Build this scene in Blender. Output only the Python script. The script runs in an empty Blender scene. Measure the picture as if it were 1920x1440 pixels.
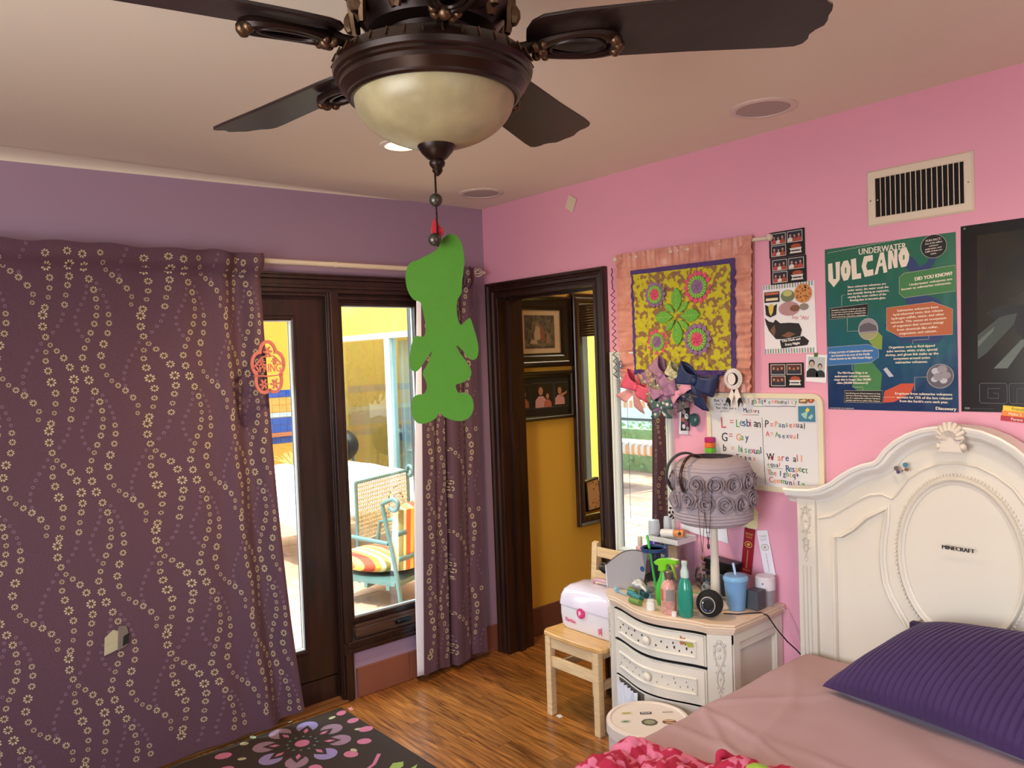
import bpy, math, random
from math import sin, cos, pi, radians
from mathutils import Vector, Matrix, noise
R = random.Random(7)
S = bpy.context.scene
COL = S.collection
# ---------------------------------------------------------------- camera, world, light, exposure
cd = bpy.data.cameras.new('camera'); cam = bpy.data.objects.new('camera', cd); COL.objects.link(cam)
cd.sensor_width = 36; cd.lens = 1472.1 / 1920 * 36; cd.clip_start = .02; cd.clip_end = 200
_y, _p, _r = 2.436, -.0322, -.0366
fw = Vector((cos(_p) * cos(_y), cos(_p) * sin(_y), sin(_p)))
r0 = Vector((sin(_y), -cos(_y), 0)); u0 = r0.cross(fw)
rt = r0 * cos(_r) + u0 * sin(_r); up = u0 * cos(_r) - r0 * sin(_r)
cam.matrix_world = Matrix((( rt.x, up.x, -fw.x, 3.5426), (rt.y, up.y, -fw.y, -2.8393), (rt.z, up.z, -fw.z, 1.6886), (0, 0, 0, 1)))
S.camera = cam
S.view_settings.view_transform = 'Standard'; S.view_settings.look = 'None'
S.view_settings.gamma = 1; S.view_settings.use_curve_mapping = False
S.view_settings.exposure = 0.0
S.cycles.use_denoising = True
S.cycles.max_bounces = 10; S.cycles.diffuse_bounces = 5; S.cycles.transparent_max_bounces = 12
S.cycles.sample_clamp_indirect = 6
W = bpy.data.worlds.new('sky'); S.world = W; W.use_nodes = True
nt = W.node_tree; bg = nt.nodes['Background']
sky = nt.nodes.new('ShaderNodeTexSky'); sky.sky_type = 'NISHITA'; sky.sun_disc = False
sky.sun_elevation = radians(58); sky.sun_rotation = radians(200); sky.air_density = 1.0; sky.dust_density = 2.5
nt.links.new(sky.outputs[0], bg.inputs[0]); bg.inputs[1].default_value = 1.1

def light(name, kind, loc, energy, col, target=None, **kw):
    l = bpy.data.lights.new(name, kind); l.energy = energy; l.color = col
    for k, v in kw.items(): setattr(l, k, v)
    o = bpy.data.objects.new(name, l); COL.objects.link(o); o.location = loc
    if target is not None:
        o.rotation_euler = (Vector(target) - Vector(loc)).to_track_quat('-Z', 'Y').to_euler()
    return o
light('sun', 'SUN', (0, -3, 8), 11, (1, .93, .82), (-1.2, 1.6, 0), angle=radians(.6))
# daylight of the two windows in the walls behind the photographer
light('window_daylight', 'AREA', (2.6, -4.02, 1.55), 58, (.97, .98, 1), (2.4, 0, 2.1), shape='RECTANGLE', size=1.5, size_y=1.2)
light('side_window_daylight', 'AREA', (5.12, -2.5, 1.6), 9, (1, .97, .93), (0, -1.6, 1.5), shape='RECTANGLE', size=1.3, size_y=1.2)
# daylight through the patio door and window (sky just outside, above head height)
light('patio_daylight', 'AREA', (-.75, -1.15, 2.75), 150, (.88, .95, 1), (1.9, -.5, .3), shape='RECTANGLE', size=1.7, size_y=.9)
light('recessed_lamp', 'SPOT', (.89, -1.111, 2.515), 85, (1, .72, .42), (.89, -1.0, 0), spot_size=radians(150), spot_blend=.9, shadow_soft_size=.05)
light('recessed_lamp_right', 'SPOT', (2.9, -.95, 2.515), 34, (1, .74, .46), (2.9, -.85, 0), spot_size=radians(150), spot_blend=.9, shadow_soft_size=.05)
light('hall_fill_light', 'AREA', (.5, 1.35, 2.5), 9, (1, .8, .55), (.5, 1.2, 0), shape='RECTANGLE', size=.4, size_y=.4)  # added fill for the hall, no fixture hangs there
light('hall_window_daylight', 'AREA', (1.6, 2.7, 2.6), 38, (1, .96, .9), (1.1, 3.3, 1.0), shape='RECTANGLE', size=1.4, size_y=.5)
light('kitchen_fill_light', 'AREA', (-3.6, 2.4, 2.5), 150, (1, .93, .8), (-3.8, 2.8, 0), shape='RECTANGLE', size=2.5, size_y=1.2)  # added fill that brightens the kitchen interior, not a real fixture

# ---------------------------------------------------------------- materials
def hexc(h):
    if isinstance(h, (tuple, list)): return tuple(h[:3]) + (1,)
    c = [int(h[i:i + 2], 16) / 255 for i in (0, 2, 4)]
    return tuple(((x + .055) / 1.055) ** 2.4 if x > .04045 else x / 12.92 for x in c) + (1,)
MATS = {}
def P(name, col, rough=.5, metal=0, var=.08, vs=6, bump=0, bs=60, **kw):
    if name in MATS: return MATS[name]
    m = bpy.data.materials.new(name); m.use_nodes = True; n = m.node_tree; L = n.links.new
    b = n.nodes['Principled BSDF']; c = hexc(col)
    b.inputs['Roughness'].default_value = rough; b.inputs['Metallic'].default_value = metal
    tc = n.nodes.new('ShaderNodeTexCoord')
    if var:
        no = n.nodes.new('ShaderNodeTexNoise'); no.inputs['Scale'].default_value = vs; no.inputs['Detail'].default_value = 3
        L(tc.outputs['Object'], no.inputs['Vector'])
        mx = n.nodes.new('ShaderNodeMix'); mx.data_type = 'RGBA'
        mx.inputs[6].default_value = tuple(min(1, x * (1 - var)) for x in c[:3]) + (1,)
        mx.inputs[7].default_value = tuple(min(1, x * (1 + var)) for x in c[:3]) + (1,)
        L(no.outputs['Fac'], mx.inputs[0]); L(mx.outputs[2], b.inputs['Base Color'])
    else: b.inputs['Base Color'].default_value = c
    if bump:
        n2 = n.nodes.new('ShaderNodeTexNoise'); n2.inputs['Scale'].default_value = bs; n2.inputs['Detail'].default_value = 2
        L(tc.outputs['Object'], n2.inputs['Vector'])
        bp = n.nodes.new('ShaderNodeBump'); bp.inputs['Strength'].default_value = bump; bp.inputs['Distance'].default_value = .004
        L(n2.outputs['Fac'], bp.inputs['Height']); L(bp.outputs[0], b.inputs['Normal'])
    for k, v in kw.items():
        k = k.replace('_', ' ').title() if k != 'IOR' else k
        k = {'Emission Color': 'Emission Color', 'Sheen Weight': 'Sheen Weight'}.get(k, k)
        b.inputs[k].default_value = hexc(v) if isinstance(v, str) else v
    MATS[name] = m; return m
def two(name, c1, c2, rough=.5, kind='noise', scale=5, stretch=(1, 1, 1), lo=.4, hi=.6, bump=0, detail=4, metal=0, dist=0, rnd=False, coat=0):
    """two colour ramp over a stretched noise / voronoi / wave"""
    if name in MATS: return MATS[name]
    m = bpy.data.materials.new(name); m.use_nodes = True; n = m.node_tree; L = n.links.new
    b = n.nodes['Principled BSDF']; b.inputs['Roughness'].default_value = rough; b.inputs['Metallic'].default_value = metal
    if coat: b.inputs['Coat Weight'].default_value = coat; b.inputs['Coat Roughness'].default_value = .25
    tc = n.nodes.new('ShaderNodeTexCoord'); mp = n.nodes.new('ShaderNodeMapping'); mp.inputs['Scale'].default_value = stretch
    L(tc.outputs['Object'], mp.inputs['Vector'])
    if rnd:
        oi = n.nodes.new('ShaderNodeObjectInfo'); mm = n.nodes.new('ShaderNodeMath'); mm.operation = 'MULTIPLY'; mm.inputs[1].default_value = 37
        L(oi.outputs['Random'], mm.inputs[0]); cb = n.nodes.new('ShaderNodeCombineXYZ'); L(mm.outputs[0], cb.inputs[0]); L(mm.outputs[0], cb.inputs[2])
        L(cb.outputs[0], mp.inputs['Location'])
    if kind == 'wave':
        t = n.nodes.new('ShaderNodeTexWave'); t.inputs['Distortion'].default_value = dist; t.inputs['Detail'].default_value = detail
    elif kind == 'voronoi': t = n.nodes.new('ShaderNodeTexVoronoi')
    else: t = n.nodes.new('ShaderNodeTexNoise'); t.inputs['Detail'].default_value = detail; t.inputs['Distortion'].default_value = dist
    t.inputs['Scale'].default_value = scale; L(mp.outputs[0], t.inputs['Vector'])
    o = t.outputs['Distance'] if kind == 'voronoi' else t.outputs['Fac']
    cr = n.nodes.new('ShaderNodeValToRGB'); cr.color_ramp.elements[0].position = lo; cr.color_ramp.elements[1].position = hi
    cr.color_ramp.elements[0].color = hexc(c1); cr.color_ramp.elements[1].color = hexc(c2); L(o, cr.inputs[0])
    src = cr.outputs[0]
    if rnd:
        hs = n.nodes.new('ShaderNodeHueSaturation'); mr = n.nodes.new('ShaderNodeMapRange'); mr.inputs[3].default_value = .78; mr.inputs[4].default_value = 1.2
        L(oi.outputs['Random'], mr.inputs[0]); L(mr.outputs[0], hs.inputs['Value']); L(src, hs.inputs['Color']); src = hs.outputs[0]
    L(src, b.inputs['Base Color'])
    if bump:
        bp = n.nodes.new('ShaderNodeBump'); bp.inputs['Strength'].default_value = bump; bp.inputs['Distance'].default_value = .004
        L(o, bp.inputs['Height']); L(bp.outputs[0], b.inputs['Normal'])
    MATS[name] = m; return m
def glassy(name, tint='ffffff', fac=.08, rough=.02):
    m = bpy.data.materials.new(name); m.use_nodes = True; n = m.node_tree; L = n.links.new
    n.nodes.remove(n.nodes['Principled BSDF']); out = n.nodes['Material Output']
    t = n.nodes.new('ShaderNodeBsdfTransparent'); t.inputs[0].default_value = hexc(tint)
    g = n.nodes.new('ShaderNodeBsdfGlossy'); g.inputs['Roughness'].default_value = rough
    lw = n.nodes.new('ShaderNodeLayerWeight'); lw.inputs[0].default_value = .15
    ad = n.nodes.new('ShaderNodeMath'); ad.operation = 'MULTIPLY_ADD'; ad.use_clamp = True; ad.inputs[1].default_value = .22; ad.inputs[2].default_value = fac
    L(lw.outputs['Facing'], ad.inputs[0]); mx = n.nodes.new('ShaderNodeMixShader')
    L(ad.outputs[0], mx.inputs[0]); L(t.outputs[0], mx.inputs[1]); L(g.outputs[0], mx.inputs[2]); L(mx.outputs[0], out.inputs[0])
    MATS[name] = m; return m

PINK = P('pink_wall_paint', 'e3a0b6', .6, var=.03, vs=1.5, bump=.06, bs=90)
PURPLE = P('purple_wall_paint', 'a0869b', .6, var=.04, vs=1.5, bump=.06, bs=90)
CEIL = P('ceiling_paint', 'e4dac6', .7, var=.02, vs=1.2, bump=.05, bs=120)
WHITEW = P('plain_white_wall', 'd8cfd2', .7)
HALLY = P('hall_yellow_paint', 'd9a93a', .6, var=.05, vs=3, bump=.08, bs=60)
DARKW = two('dark_stained_wood', '1c0d08', '34190f', .35, 'noise', 3, (12, 12, 1.2), .35, .7, coat=.3)
OAK = two('oak_plank', '542c10', 'b37436', .28, 'noise', 3.2, (1.1, 14, 14), .3, .72, .04, 6, dist=1.6, rnd=True, coat=.3)
TERRA = P('terracotta_base_tile', '8a5340', .45, var=.18, vs=9, bump=.15, bs=50)
GROUT = P('grout', '6d5348', .8)
CREAM = P('cream_painted_wood', 'dad3c5', .38, var=.04, vs=5, bump=.04, bs=60)
CREAMTOP = P('cream_top', 'dcc4ab', .3, var=.05, vs=5)
CARVE = P('carved_relief_paint', 'c9c1b4', .5, var=.1, vs=30)
PLUMF = two('plum_curtain_cloth', '573c49', '614350', .85, 'noise', 300, (1, 1, 1), .4, .6, .1)
DAISY = P('daisy_print', 'c8b894', .85, var=.05)
DAISYC = P('daisy_centre_print', '5c4638', .85, var=0)
FAINT = P('faint_ring_print', '83697a', .85, var=0)
LINER = P('white_liner_cloth', 'e9e9f2', .8, var=.03)
BRONZE = P('bronze_fan_metal', '251712', .35, .55, var=.3, vs=25, bump=.1, bs=50)
GOLDB = P('antique_gold_bronze', '5a4430', .35, .8, var=.4, vs=40, bump=.2, bs=70)
BLADE = two('fan_blade_veneer', '1c1210', '2b1d19', .38, 'noise', 4, (2, 30, 10), .3, .7)
BOWL = two('amber_marble_glass', '8f8564', 'a69b76', .35, 'noise', 14, (1, 1, 1), .35, .65)
WHITEP = P('white_plastic', 'e6e2dc', .4, var=.03)
BLACKP = P('black_plastic', '0b0b0d', .35, var=0)
VENTM = P('ivory_painted_metal', 'dccfb8', .45, var=.03)
DARKI = P('dark_interior', '160f10', .9, var=0)
PINE = two('pale_birch_wood', 'd2b184', 'e4c89c', .38, 'noise', 4, (3, 3, 20), .3, .7, coat=.2)
MIRRORM = P('mirror_silver', 'e9edec', .01, 1, var=0)
PAPER = P('white_paper', 'e9e8ea', .7, var=.02)
CHROME = P('chrome', 'b9b9bd', .15, 1, var=0)
GLASS = glassy('window_glass', 'e6f2f2', .05)
CLEARP = glassy('clear_acrylic', 'f0f4f6', .02, .05)

# ---------------------------------------------------------------- mesh builder
class MB:
    def __init__(s): s.v = []; s.f = []; s.m = []
    def add(s, vs, fs, mi=0):
        o = len(s.v); s.v += [tuple(p) for p in vs]; s.f += [tuple(i + o for i in f) for f in fs]; s.m += [mi] * len(fs); return s
    def box(s, x0, x1, y0, y1, z0, z1, mi=0):
        return s.add([(x0, y0, z0), (x1, y0, z0), (x1, y1, z0), (x0, y1, z0), (x0, y0, z1), (x1, y0, z1), (x1, y1, z1), (x0, y1, z1)],
                     [(0, 3, 2, 1), (4, 5, 6, 7), (0, 1, 5, 4), (1, 2, 6, 5), (2, 3, 7, 6), (3, 0, 4, 7)], mi)
    def lathe(s, prof, n=32, c=(0, 0, 0), mi=0, sx=1, sy=1):
        vs = []; fs = []
        for r, z in prof:
            for k in range(n): a = 2 * pi * k / n; vs.append((c[0] + r * sx * cos(a), c[1] + r * sy * sin(a), c[2] + z))
        for i in range(len(prof) - 1):
            for k in range(n): j = (k + 1) % n; fs.append((i * n + k, i * n + j, (i + 1) * n + j, (i + 1) * n + k))
        if prof[0][0] > 1e-5: fs.append(tuple(range(n))[::-1])
        if prof[-1][0] > 1e-5: fs.append(tuple((len(prof) - 1) * n + k for k in range(n)))
        return s.add(vs, fs, mi)
    def tube(s, pts, r=.005, n=8, mi=0, closed=False):
        pts = [Vector(p) for p in pts]; N = len(pts); vs = []; fs = []; prev = None
        for i, p in enumerate(pts):
            a = pts[(i - 1) % N] if (closed or i) else p; b = pts[(i + 1) % N] if (closed or i < N - 1) else p
            t = (b - a); t = t.normalized() if t.length > 1e-9 else Vector((0, 0, 1))
            if prev is None: q = t.orthogonal().normalized()
            else: q = (prev - t * prev.dot(t)); q = q.normalized() if q.length > 1e-6 else t.orthogonal().normalized()
            prev = q; w = t.cross(q); rr = r[i] if isinstance(r, (list, tuple)) else r
            for k in range(n): an = 2 * pi * k / n; vs.append(p + (q * cos(an) + w * sin(an)) * rr)
        for i in range(N if closed else N - 1):
            i2 = (i + 1) % N
            for k in range(n): j = (k + 1) % n; fs.append((i * n + k, i * n + j, i2 * n + j, i2 * n + k))
        if not closed: fs.append(tuple(range(n))[::-1]); fs.append(tuple((N - 1) * n + k for k in range(n)))
        return s.add(vs, fs, mi)
    def grid(s, fn, nu, nv, mi=0, cu=False):
        vs = [fn(i / nu, j / nv) for j in range(nv + 1) for i in range(nu if cu else nu + 1)]; w = nu if cu else nu + 1
        fs = [(j * w + i, j * w + (i + 1) % w, (j + 1) * w + (i + 1) % w, (j + 1) * w + i) for j in range(nv) for i in range(nu)]
        return s.add(vs, fs, mi)
    def sphere(s, c, r, n=16, mi=0, sc=(1, 1, 1)):
        m = max(5, n // 2)
        return s.lathe([(max(1e-6, r * sin(pi * i / m)), -r * cos(pi * i / m) * sc[2]) for i in range(m + 1)], n, c, mi, sc[0], sc[1])
    def prism(s, poly, d0, d1, mp, mi=0):
        """polygon in (u,v), extruded along w from d0 to d1, mp(u,v,w)->xyz"""
        n = len(poly); vs = [mp(u, v, d0) for u, v in poly] + [mp(u, v, d1) for u, v in poly]
        return s.add(vs, [tuple(range(n))[::-1], tuple(range(n, 2 * n))] + [(i, (i + 1) % n, (i + 1) % n + n, i + n) for i in range(n)], mi)
    def poly(s, pts, mp, w=0, mi=0): return s.add([mp(u, v, w) for u, v in pts], [tuple(range(len(pts)))], mi)
    def xf(s, M, i0=0):
        s.v[i0:] = [tuple(M @ Vector(p)) for p in s.v[i0:]]; return s
WL = {}
def build(name, mb, mats, parent=None, loc=None, angle=38, bevel=0, sub=0, solid=0, kind=None):
    """vertices are in world metres; the object's origin is loc (default: its parent's origin)"""
    if not isinstance(mats, (list, tuple)): mats = [mats]
    if loc is None:
        if parent is not None: loc = WL[parent.name]
        else:
            xs, ys, zs = zip(*mb.v); loc = ((min(xs) + max(xs)) / 2, (min(ys) + max(ys)) / 2, min(zs))
    loc = Vector(loc); me = bpy.data.meshes.new(name)
    me.from_pydata([tuple(Vector(p) - loc) for p in mb.v], [], mb.f)
    for m in mats: me.materials.append(m)
    me.polygons.foreach_set('material_index', mb.m); me.update()
    if angle: me.shade_smooth(); me.set_sharp_from_angle(angle=radians(angle))
    o = bpy.data.objects.new(name, me); COL.objects.link(o)
    o.parent = parent; o.location = loc - (Vector(WL[parent.name]) if parent else Vector()); WL[o.name] = tuple(loc)
    if solid: q = o.modifiers.new('solid', 'SOLIDIFY'); q.thickness = solid; q.offset = 0
    if bevel: q = o.modifiers.new('bevel', 'BEVEL'); q.width = bevel; q.segments = 2; q.limit_method = 'ANGLE'; q.harden_normals = True
    if sub: q = o.modifiers.new('sub', 'SUBSURF'); q.levels = sub; q.render_levels = sub
    if kind: o['kind'] = kind
    return o
def tag(o, label, cat, group=None):
    o['label'] = label; o['category'] = cat
    if group: o['group'] = group
    return o
def thing(name, label, cat, loc, group=None):
    o = bpy.data.objects.new(name, None); COL.objects.link(o); o.location = loc; o.empty_display_size = .05; WL[o.name] = tuple(loc)
    return tag(o, label, cat, group)
def lab(o, label): o['label'] = label; return o
def copy_at(o, parent, loc):
    c = o.copy(); COL.objects.link(c); c.parent = parent; c.location = Vector(loc) - Vector(WL[parent.name] if parent else (0, 0, 0)); WL[c.name] = tuple(loc); return c
def dup(root, loc, rotz=0, label=None):
    r = root.copy(); COL.objects.link(r); r.location = loc; r.rotation_euler = (0, 0, rotz); WL[r.name] = tuple(loc)
    if label: r['label'] = label
    for ch in list(root.children):
        c = ch.copy(); COL.objects.link(c); c.parent = r
        for g in list(ch.children):
            d = g.copy(); COL.objects.link(d); d.parent = c
    return r
back = lambda y=-.001: (lambda u, v, w: (u, y - w, v))          # plane of the pink wall, seen from the room
def plane(o, ux, vx):
    o = Vector(o); ux = Vector(ux); vx = Vector(vx); nx = ux.cross(vx)
    return lambda u, v, w: tuple(o + ux * u + vx * v + nx * w)
_tc = {}
def glyphs(t, size):
    k = (t,)
    if k not in _tc:
        c = bpy.data.curves.new('t', 'FONT'); c.body = t; c.size = 1; c.resolution_u = 2; c.fill_mode = 'FRONT'
        o = bpy.data.objects.new('t', c); me = bpy.data.meshes.new_from_object(o)
        vs = [(v.co.x, v.co.y) for v in me.vertices]; fs = [tuple(p.vertices) for p in me.polygons]
        bpy.data.objects.remove(o); bpy.data.curves.remove(c); bpy.data.meshes.remove(me); _tc[k] = (vs, fs)
    vs, fs = _tc[k]; return [(x * size, y * size) for x, y in vs], fs
def text(mb, t, u, v, h, mp, w=.0005, mi=1, al='l', rot=0, sx=1, fit=None, bold=0):
    vs, fs = glyphs(t, h / .7)
    if not vs: return 0
    x0 = min(p[0] for p in vs); x1 = max(p[0] for p in vs)
    if fit: sx = fit / max(1e-6, x1 - x0)
    wd = (x1 - x0) * sx; off = {'l': 0, 'c': -wd / 2, 'r': -wd}[al]; c, s_ = cos(rot), sin(rot)
    for bo in ([0] if not bold else [-bold, 0, bold]):
        pts = [((x - x0) * sx + off + bo, y) for x, y in vs]
        mb.add([mp(u + x * c - y * s_, v + x * s_ + y * c, w + bo * .01) for x, y in pts], fs, mi)
    return wd
def ring(n, r, a0=0, rx=1, ry=1, c=(0, 0)): return [(c[0] + r * rx * cos(a0 + 2 * pi * k / n), c[1] + r * ry * sin(a0 + 2 * pi * k / n)) for k in range(n)]
def rect(u0, u1, v0, v1): return [(u0, v0), (u1, v0), (u1, v1), (u0, v1)]
def rrect(u0, u1, v0, v1, r, n=5):
    o = []
    for cx, cy, a in ((u1 - r, v0 + r, -pi / 2), (u1 - r, v1 - r, 0), (u0 + r, v1 - r, pi / 2), (u0 + r, v0 + r, pi)):
        o += [(cx + r * cos(a + pi / 2 * k / n), cy + r * sin(a + pi / 2 * k / n)) for k in range(n + 1)]
    return o
def nz(x, y, z=0): return noise.noise(Vector((x, y, z)))
def strip(mb, pts, w, d0, d1, mp, mi=0, closed=False):
    """flat band of width w along a 2-D path"""
    n = len(pts); L_ = []; R_ = []
    for i in range(n):
        a = Vector(pts[(i - 1) % n] if closed or i else pts[i]); b = Vector(pts[(i + 1) % n] if closed or i < n - 1 else pts[i])
        t = (b - a).normalized(); q = Vector((-t.y, t.x)) * w / 2; p = Vector(pts[i]); L_.append(p + q); R_.append(p - q)
    vs = [mp(p.x, p.y, d) for d in (d0, d1) for p in L_ + R_]
    fs = []
    for i in range(n if closed else n - 1):
        j = (i + 1) % n; fs += [(2 * n + i, 3 * n + i, 3 * n + j, 2 * n + j), (i, 2 * n + i, 2 * n + j, j), (n + i, n + j, 3 * n + j, 3 * n + i)]
    if not closed: fs += [(0, n, 3 * n, 2 * n), (n - 1, 3 * n - 1, 4 * n - 1, 2 * n - 1)]
    mb.add(vs, fs, mi)
H = 2.55
# ================================================================ THE ROOM
def slab(name, boxes, mat, **k):
    mb = MB()
    for b in boxes: mb.box(*b)
    return build(name, mb, mat, loc=(0, 0, 0), angle=0, kind='structure', **k)
lef = lambda x=0.0: (lambda u, v, w: (x + w, u, v))              # plane of the purple wall, u = y
def frame(mb, u0, u1, v0, v1, prof, mp, closed=True, mi=0):
    """mitred moulding round a rectangle; prof = (outward offset, height)"""
    n = len(prof); vs = []
    for cu, cv, su, sv in ((u0, v0, -1, -1), (u0, v1, -1, 1), (u1, v1, 1, 1), (u1, v0, 1, -1)):
        for o, h in prof: vs.append(mp(cu + su * o, cv + (sv * o if closed or sv > 0 else 0), h))
    fs = []
    for c in range(4 if closed else 3):
        d = (c + 1) % 4
        for i in range(n - 1): fs.append((c * n + i, c * n + i + 1, d * n + i + 1, d * n + i))
    mb.add(vs, fs, mi)
floor = slab('floor', [(-.02, 5.2, -4.1, 1.95, -.12, -.012)], P('subfloor', '2e1c10', .8))
protos = {}
def plank(x, y, Ln):
    k = round(Ln, 2)
    if k not in protos:
        mb = MB(); mb.box(x, x + Ln - .0016, y, y + .0818, -.0118, 0)
        protos[k] = build('plank', mb, OAK, floor, loc=(x, y, 0), angle=0); return
    copy_at(protos[k], floor, (x, y, 0))
for r in range(50):
    y = -.083 * (r + 1); x = 0; first = R.choice((.45, .7, .9, 1.15))
    while x < 5.19:
        Ln = min(first if x == 0 else R.choice((.9, 1.15, 1.4)), 5.2 - x)
        if 5.2 - x - Ln < .3: Ln = 5.2 - x
        plank(x, y, round(Ln, 3)); x += Ln
for r in range(22): plank(0, .083 * r + .0, 1.15 if r % 2 else .9); plank(1.15 if r % 2 else .9, .083 * r, 1.4)
slab('ceiling', [(-.15, 5.2, -4.1, 0, H, H + .1), (0, 3, .17, 1.95, H, H + .1)], CEIL)
wl = slab('wall_left', [(-.15, 0, -2.95, .17, 2.06, H), (-.15, 0, -.43, .17, 0, 2.06), (-.15, 0, -.95, -.43, 0, .27), (-.15, 0, -4.1, -2.95, 0, H)], PURPLE)
wb = slab('wall_back', [(0, .12, 0, .17, 0, H), (.12, .87, 0, .17, 2.035, H), (.87, 5.2, 0, .17, 0, H)], PINK)
slab('wall_right', [(5.2, 5.3, -4.1, .17, 0, .9), (5.2, 5.3, -4.1, .17, 2.25, H), (5.2, 5.3, -4.1, -3.2, .9, 2.25), (5.2, 5.3, -1.8, .17, .9, 2.25)], WHITEW)
slab('wall_front', [(0, 1.8, -4.2, -4.1, 0, H), (3.4, 5.2, -4.2, -4.1, 0, H), (1.8, 3.4, -4.2, -4.1, 0, .9), (1.8, 3.4, -4.2, -4.1, 2.2, H)], WHITEW)
slab('wall_hall', [(-.15, 0, .17, 1.95, 0, H), (0, .88, 1.9, 2.0, 0, H), (1.34, 3, 1.9, 2.0, 0, H), (.88, 1.34, 1.9, 2.0, 2.12, H), (.88, 1.34, 1.9, 2.0, 0, .55), (3, 3.1, .17, 2, 0, H)], HALLY)
# slight plaster cove where the ceiling meets the purple wall, fading out towards the corner
mb = MB()
def cove(u, v):
    y = -4.1 + 3.6 * u; k = max(0, 1 - u) ** .8; a = v * pi / 2
    return (.16 * k * (1 - sin(a)) + .0005, y, H - .058 * k * (1 - cos(a)) - .001) if True else 0
mb.grid(cove, 20, 8); build('trim_1', mb, CEIL, loc=(0, 0, H), kind='structure')
# baseboards of terracotta tile
def tiles(parent, mp, u0, u1, L_, h, d=.014):
    u = u0; n = 0
    while u < u1 - .01:
        e = min(u + L_, u1); mb = MB(); mb.prism(rect(u + .0015, e - .0015, .002, h - R.random() * .002), -.001, d + R.random() * .002, mp)
        build('tile', mb, TERRA, parent, bevel=.0015); u = e; n += 1
b = slab('baseboard_left', [(-.001, .008, -.93, 0, 0, .148)], GROUT); tiles(b, lef(), -.93, 0, .31, .15)
b = slab('baseboard_back', [(.95, 5.2, -.008, .001, 0, .148)], GROUT); tiles(b, back(), .96, 2.2, .31, .15)
b = slab('baseboard_hall', [(-.001, .008, .17, 1.9, 0, .168)], P('hall_base_grout', '40251a', .8))
TM = TERRA; TERRA = P('hall_base_tile', '6b4030', .5, var=.15, vs=8); tiles(b, lef(), .17, 1.9, .34, .17); TERRA = TM
# interior doorway casing and jamb
CP = [(0, 0), (0, .016), (.006, .02), (.02, .02), (.024, .014), (.03, .014), (.036, .026), (.05, .03), (.058, .022), (.064, .022), (.07, .034), (.082, .036), (.086, .03), (.086, 0)]
tr = slab('trim_2', [(.105, .121, -.002, .172, 0, 2.05), (.869, .885, -.002, .172, 0, 2.05), (.105, .885, -.002, .172, 2.034, 2.05)], DARKW)
mb = MB(); frame(mb, .125, .865, 0, 2.032, CP, back(0), False); build('door_casing', mb, DARKW, tr)
mb = MB(); mb.box(.12, .135, .06, .1, 0, 2.035); mb.box(.855, .87, .06, .1, 0, 2.035); mb.box(.12, .87, .06, .1, 2.02, 2.036); build('door_stop', mb, DARKW, tr)

# window_1: dark framed casement to the right of the patio door
wn = slab('window_1', [(-.13, -.02, -.95, -.935, .27, 2.05), (-.13, -.02, -.455, -.43, .27, 2.05), (-.13, -.02, -.95, -.43, 2.03, 2.06), (-.13, .0, -.95, -.43, .27, .30)], DARKW)
mb = MB(); frame(mb, -.917, -.487, .402, 1.985, [(0, -.05), (0, -.012), (.004, -.008), (.016, -.008), (.02, -.014), (.028, -.014), (.031, .0), (.045, .0), (.045, -.05)], lef()); build('window_sash', mb, DARKW, wn)
mb = MB(); mb.box(-.03, .012, -.925, -.455, .30, .352); mb.box(-.03, .004, -.925, -.455, .352, .37); build('bottom_rail', mb, two('worn_brown_wood', '3a241b', '5b4033', .35, 'noise', 3, (12, 1.2, 12), .35, .7, coat=.3), wn, bevel=.003)
mb = MB(); mb.box(-.045, -.041, -.925, -.48, .395, 1.99); build('pane', mb, GLASS, wn)
mb = MB(); frame(mb, -.913, -.491, .406, 1.981, [(0, -.04), (0, -.03), (.005, -.03), (.005, -.04)], lef()); build('glazing_bead', mb, P('white_glazing_bead', 'cfd8da', .4), wn)
mb = MB(); mb.prism(rrect(-.70, -.60, .318, .344, .01), .010, .018, lef()); mb.prism(rrect(-.69, -.61, .322, .34, .008), .018, .034, lef()); build('window_handle', mb, BLACKP, wn, bevel=.002)
mb = MB(); mb.prism(rect(-1.0, -.36, .235, .292), 0, .022, lef()); mb.prism(rect(-.985, -.36, .285, .300), 0, .034, lef()); mb.prism(rect(-.985, -.36, .247, .262), .02, .03, lef()); build('window_apron', mb, DARKW, wn, bevel=.003)
# door_1: glazed double patio doors, mostly behind the big curtain
dr = slab('door_1', [(-.13, .0, -2.95, -2.93, 0, 2.06), (-.13, 0, -2.95, -.95, 2.03, 2.06)], DARKW)
for a, b_ in ((-1.93, -1.012), (-2.93, -1.94)):
    g0, g1 = a + .168, b_ - .168
    mb = MB(); frame(mb, g0, g1, .303, 1.912, [(0, -.075), (0, -.035), (.008, -.03), (.02, -.03), (.024, -.035), (.168, -.035), (.168, -.075)], lef())
    mb.box(-.075, -.035, a, b_, .012, .14); lf = build('door_leaf', mb, DARKW, dr, angle=30)
    mb = MB(); mb.box(-.058, -.054, g0 - .01, g1 + .01, .29, 1.92); build('pane', mb, GLASS, lf)
    mb = MB(); frame(mb, g0 + .006, g1 - .006, .309, 1.906, [(0, -.05), (0, -.04), (.006, -.036), (.006, -.05)], lef()); build('glazing_bead', mb, MATS['white_glazing_bead'], lf)
mb = MB(); mb.prism(rect(-1.006, -.944, 0, 2.05), -.06, .012, lef()); mb.prism(rect(-.995, -.96, 0, 2.05), .012, .024, lef()); mb.prism(rect(-1.012, -1.004, 0, 2.04), -.04, .004, lef()); build('mullion_post', mb, DARKW, dr, bevel=.003)
mb = MB()
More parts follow.
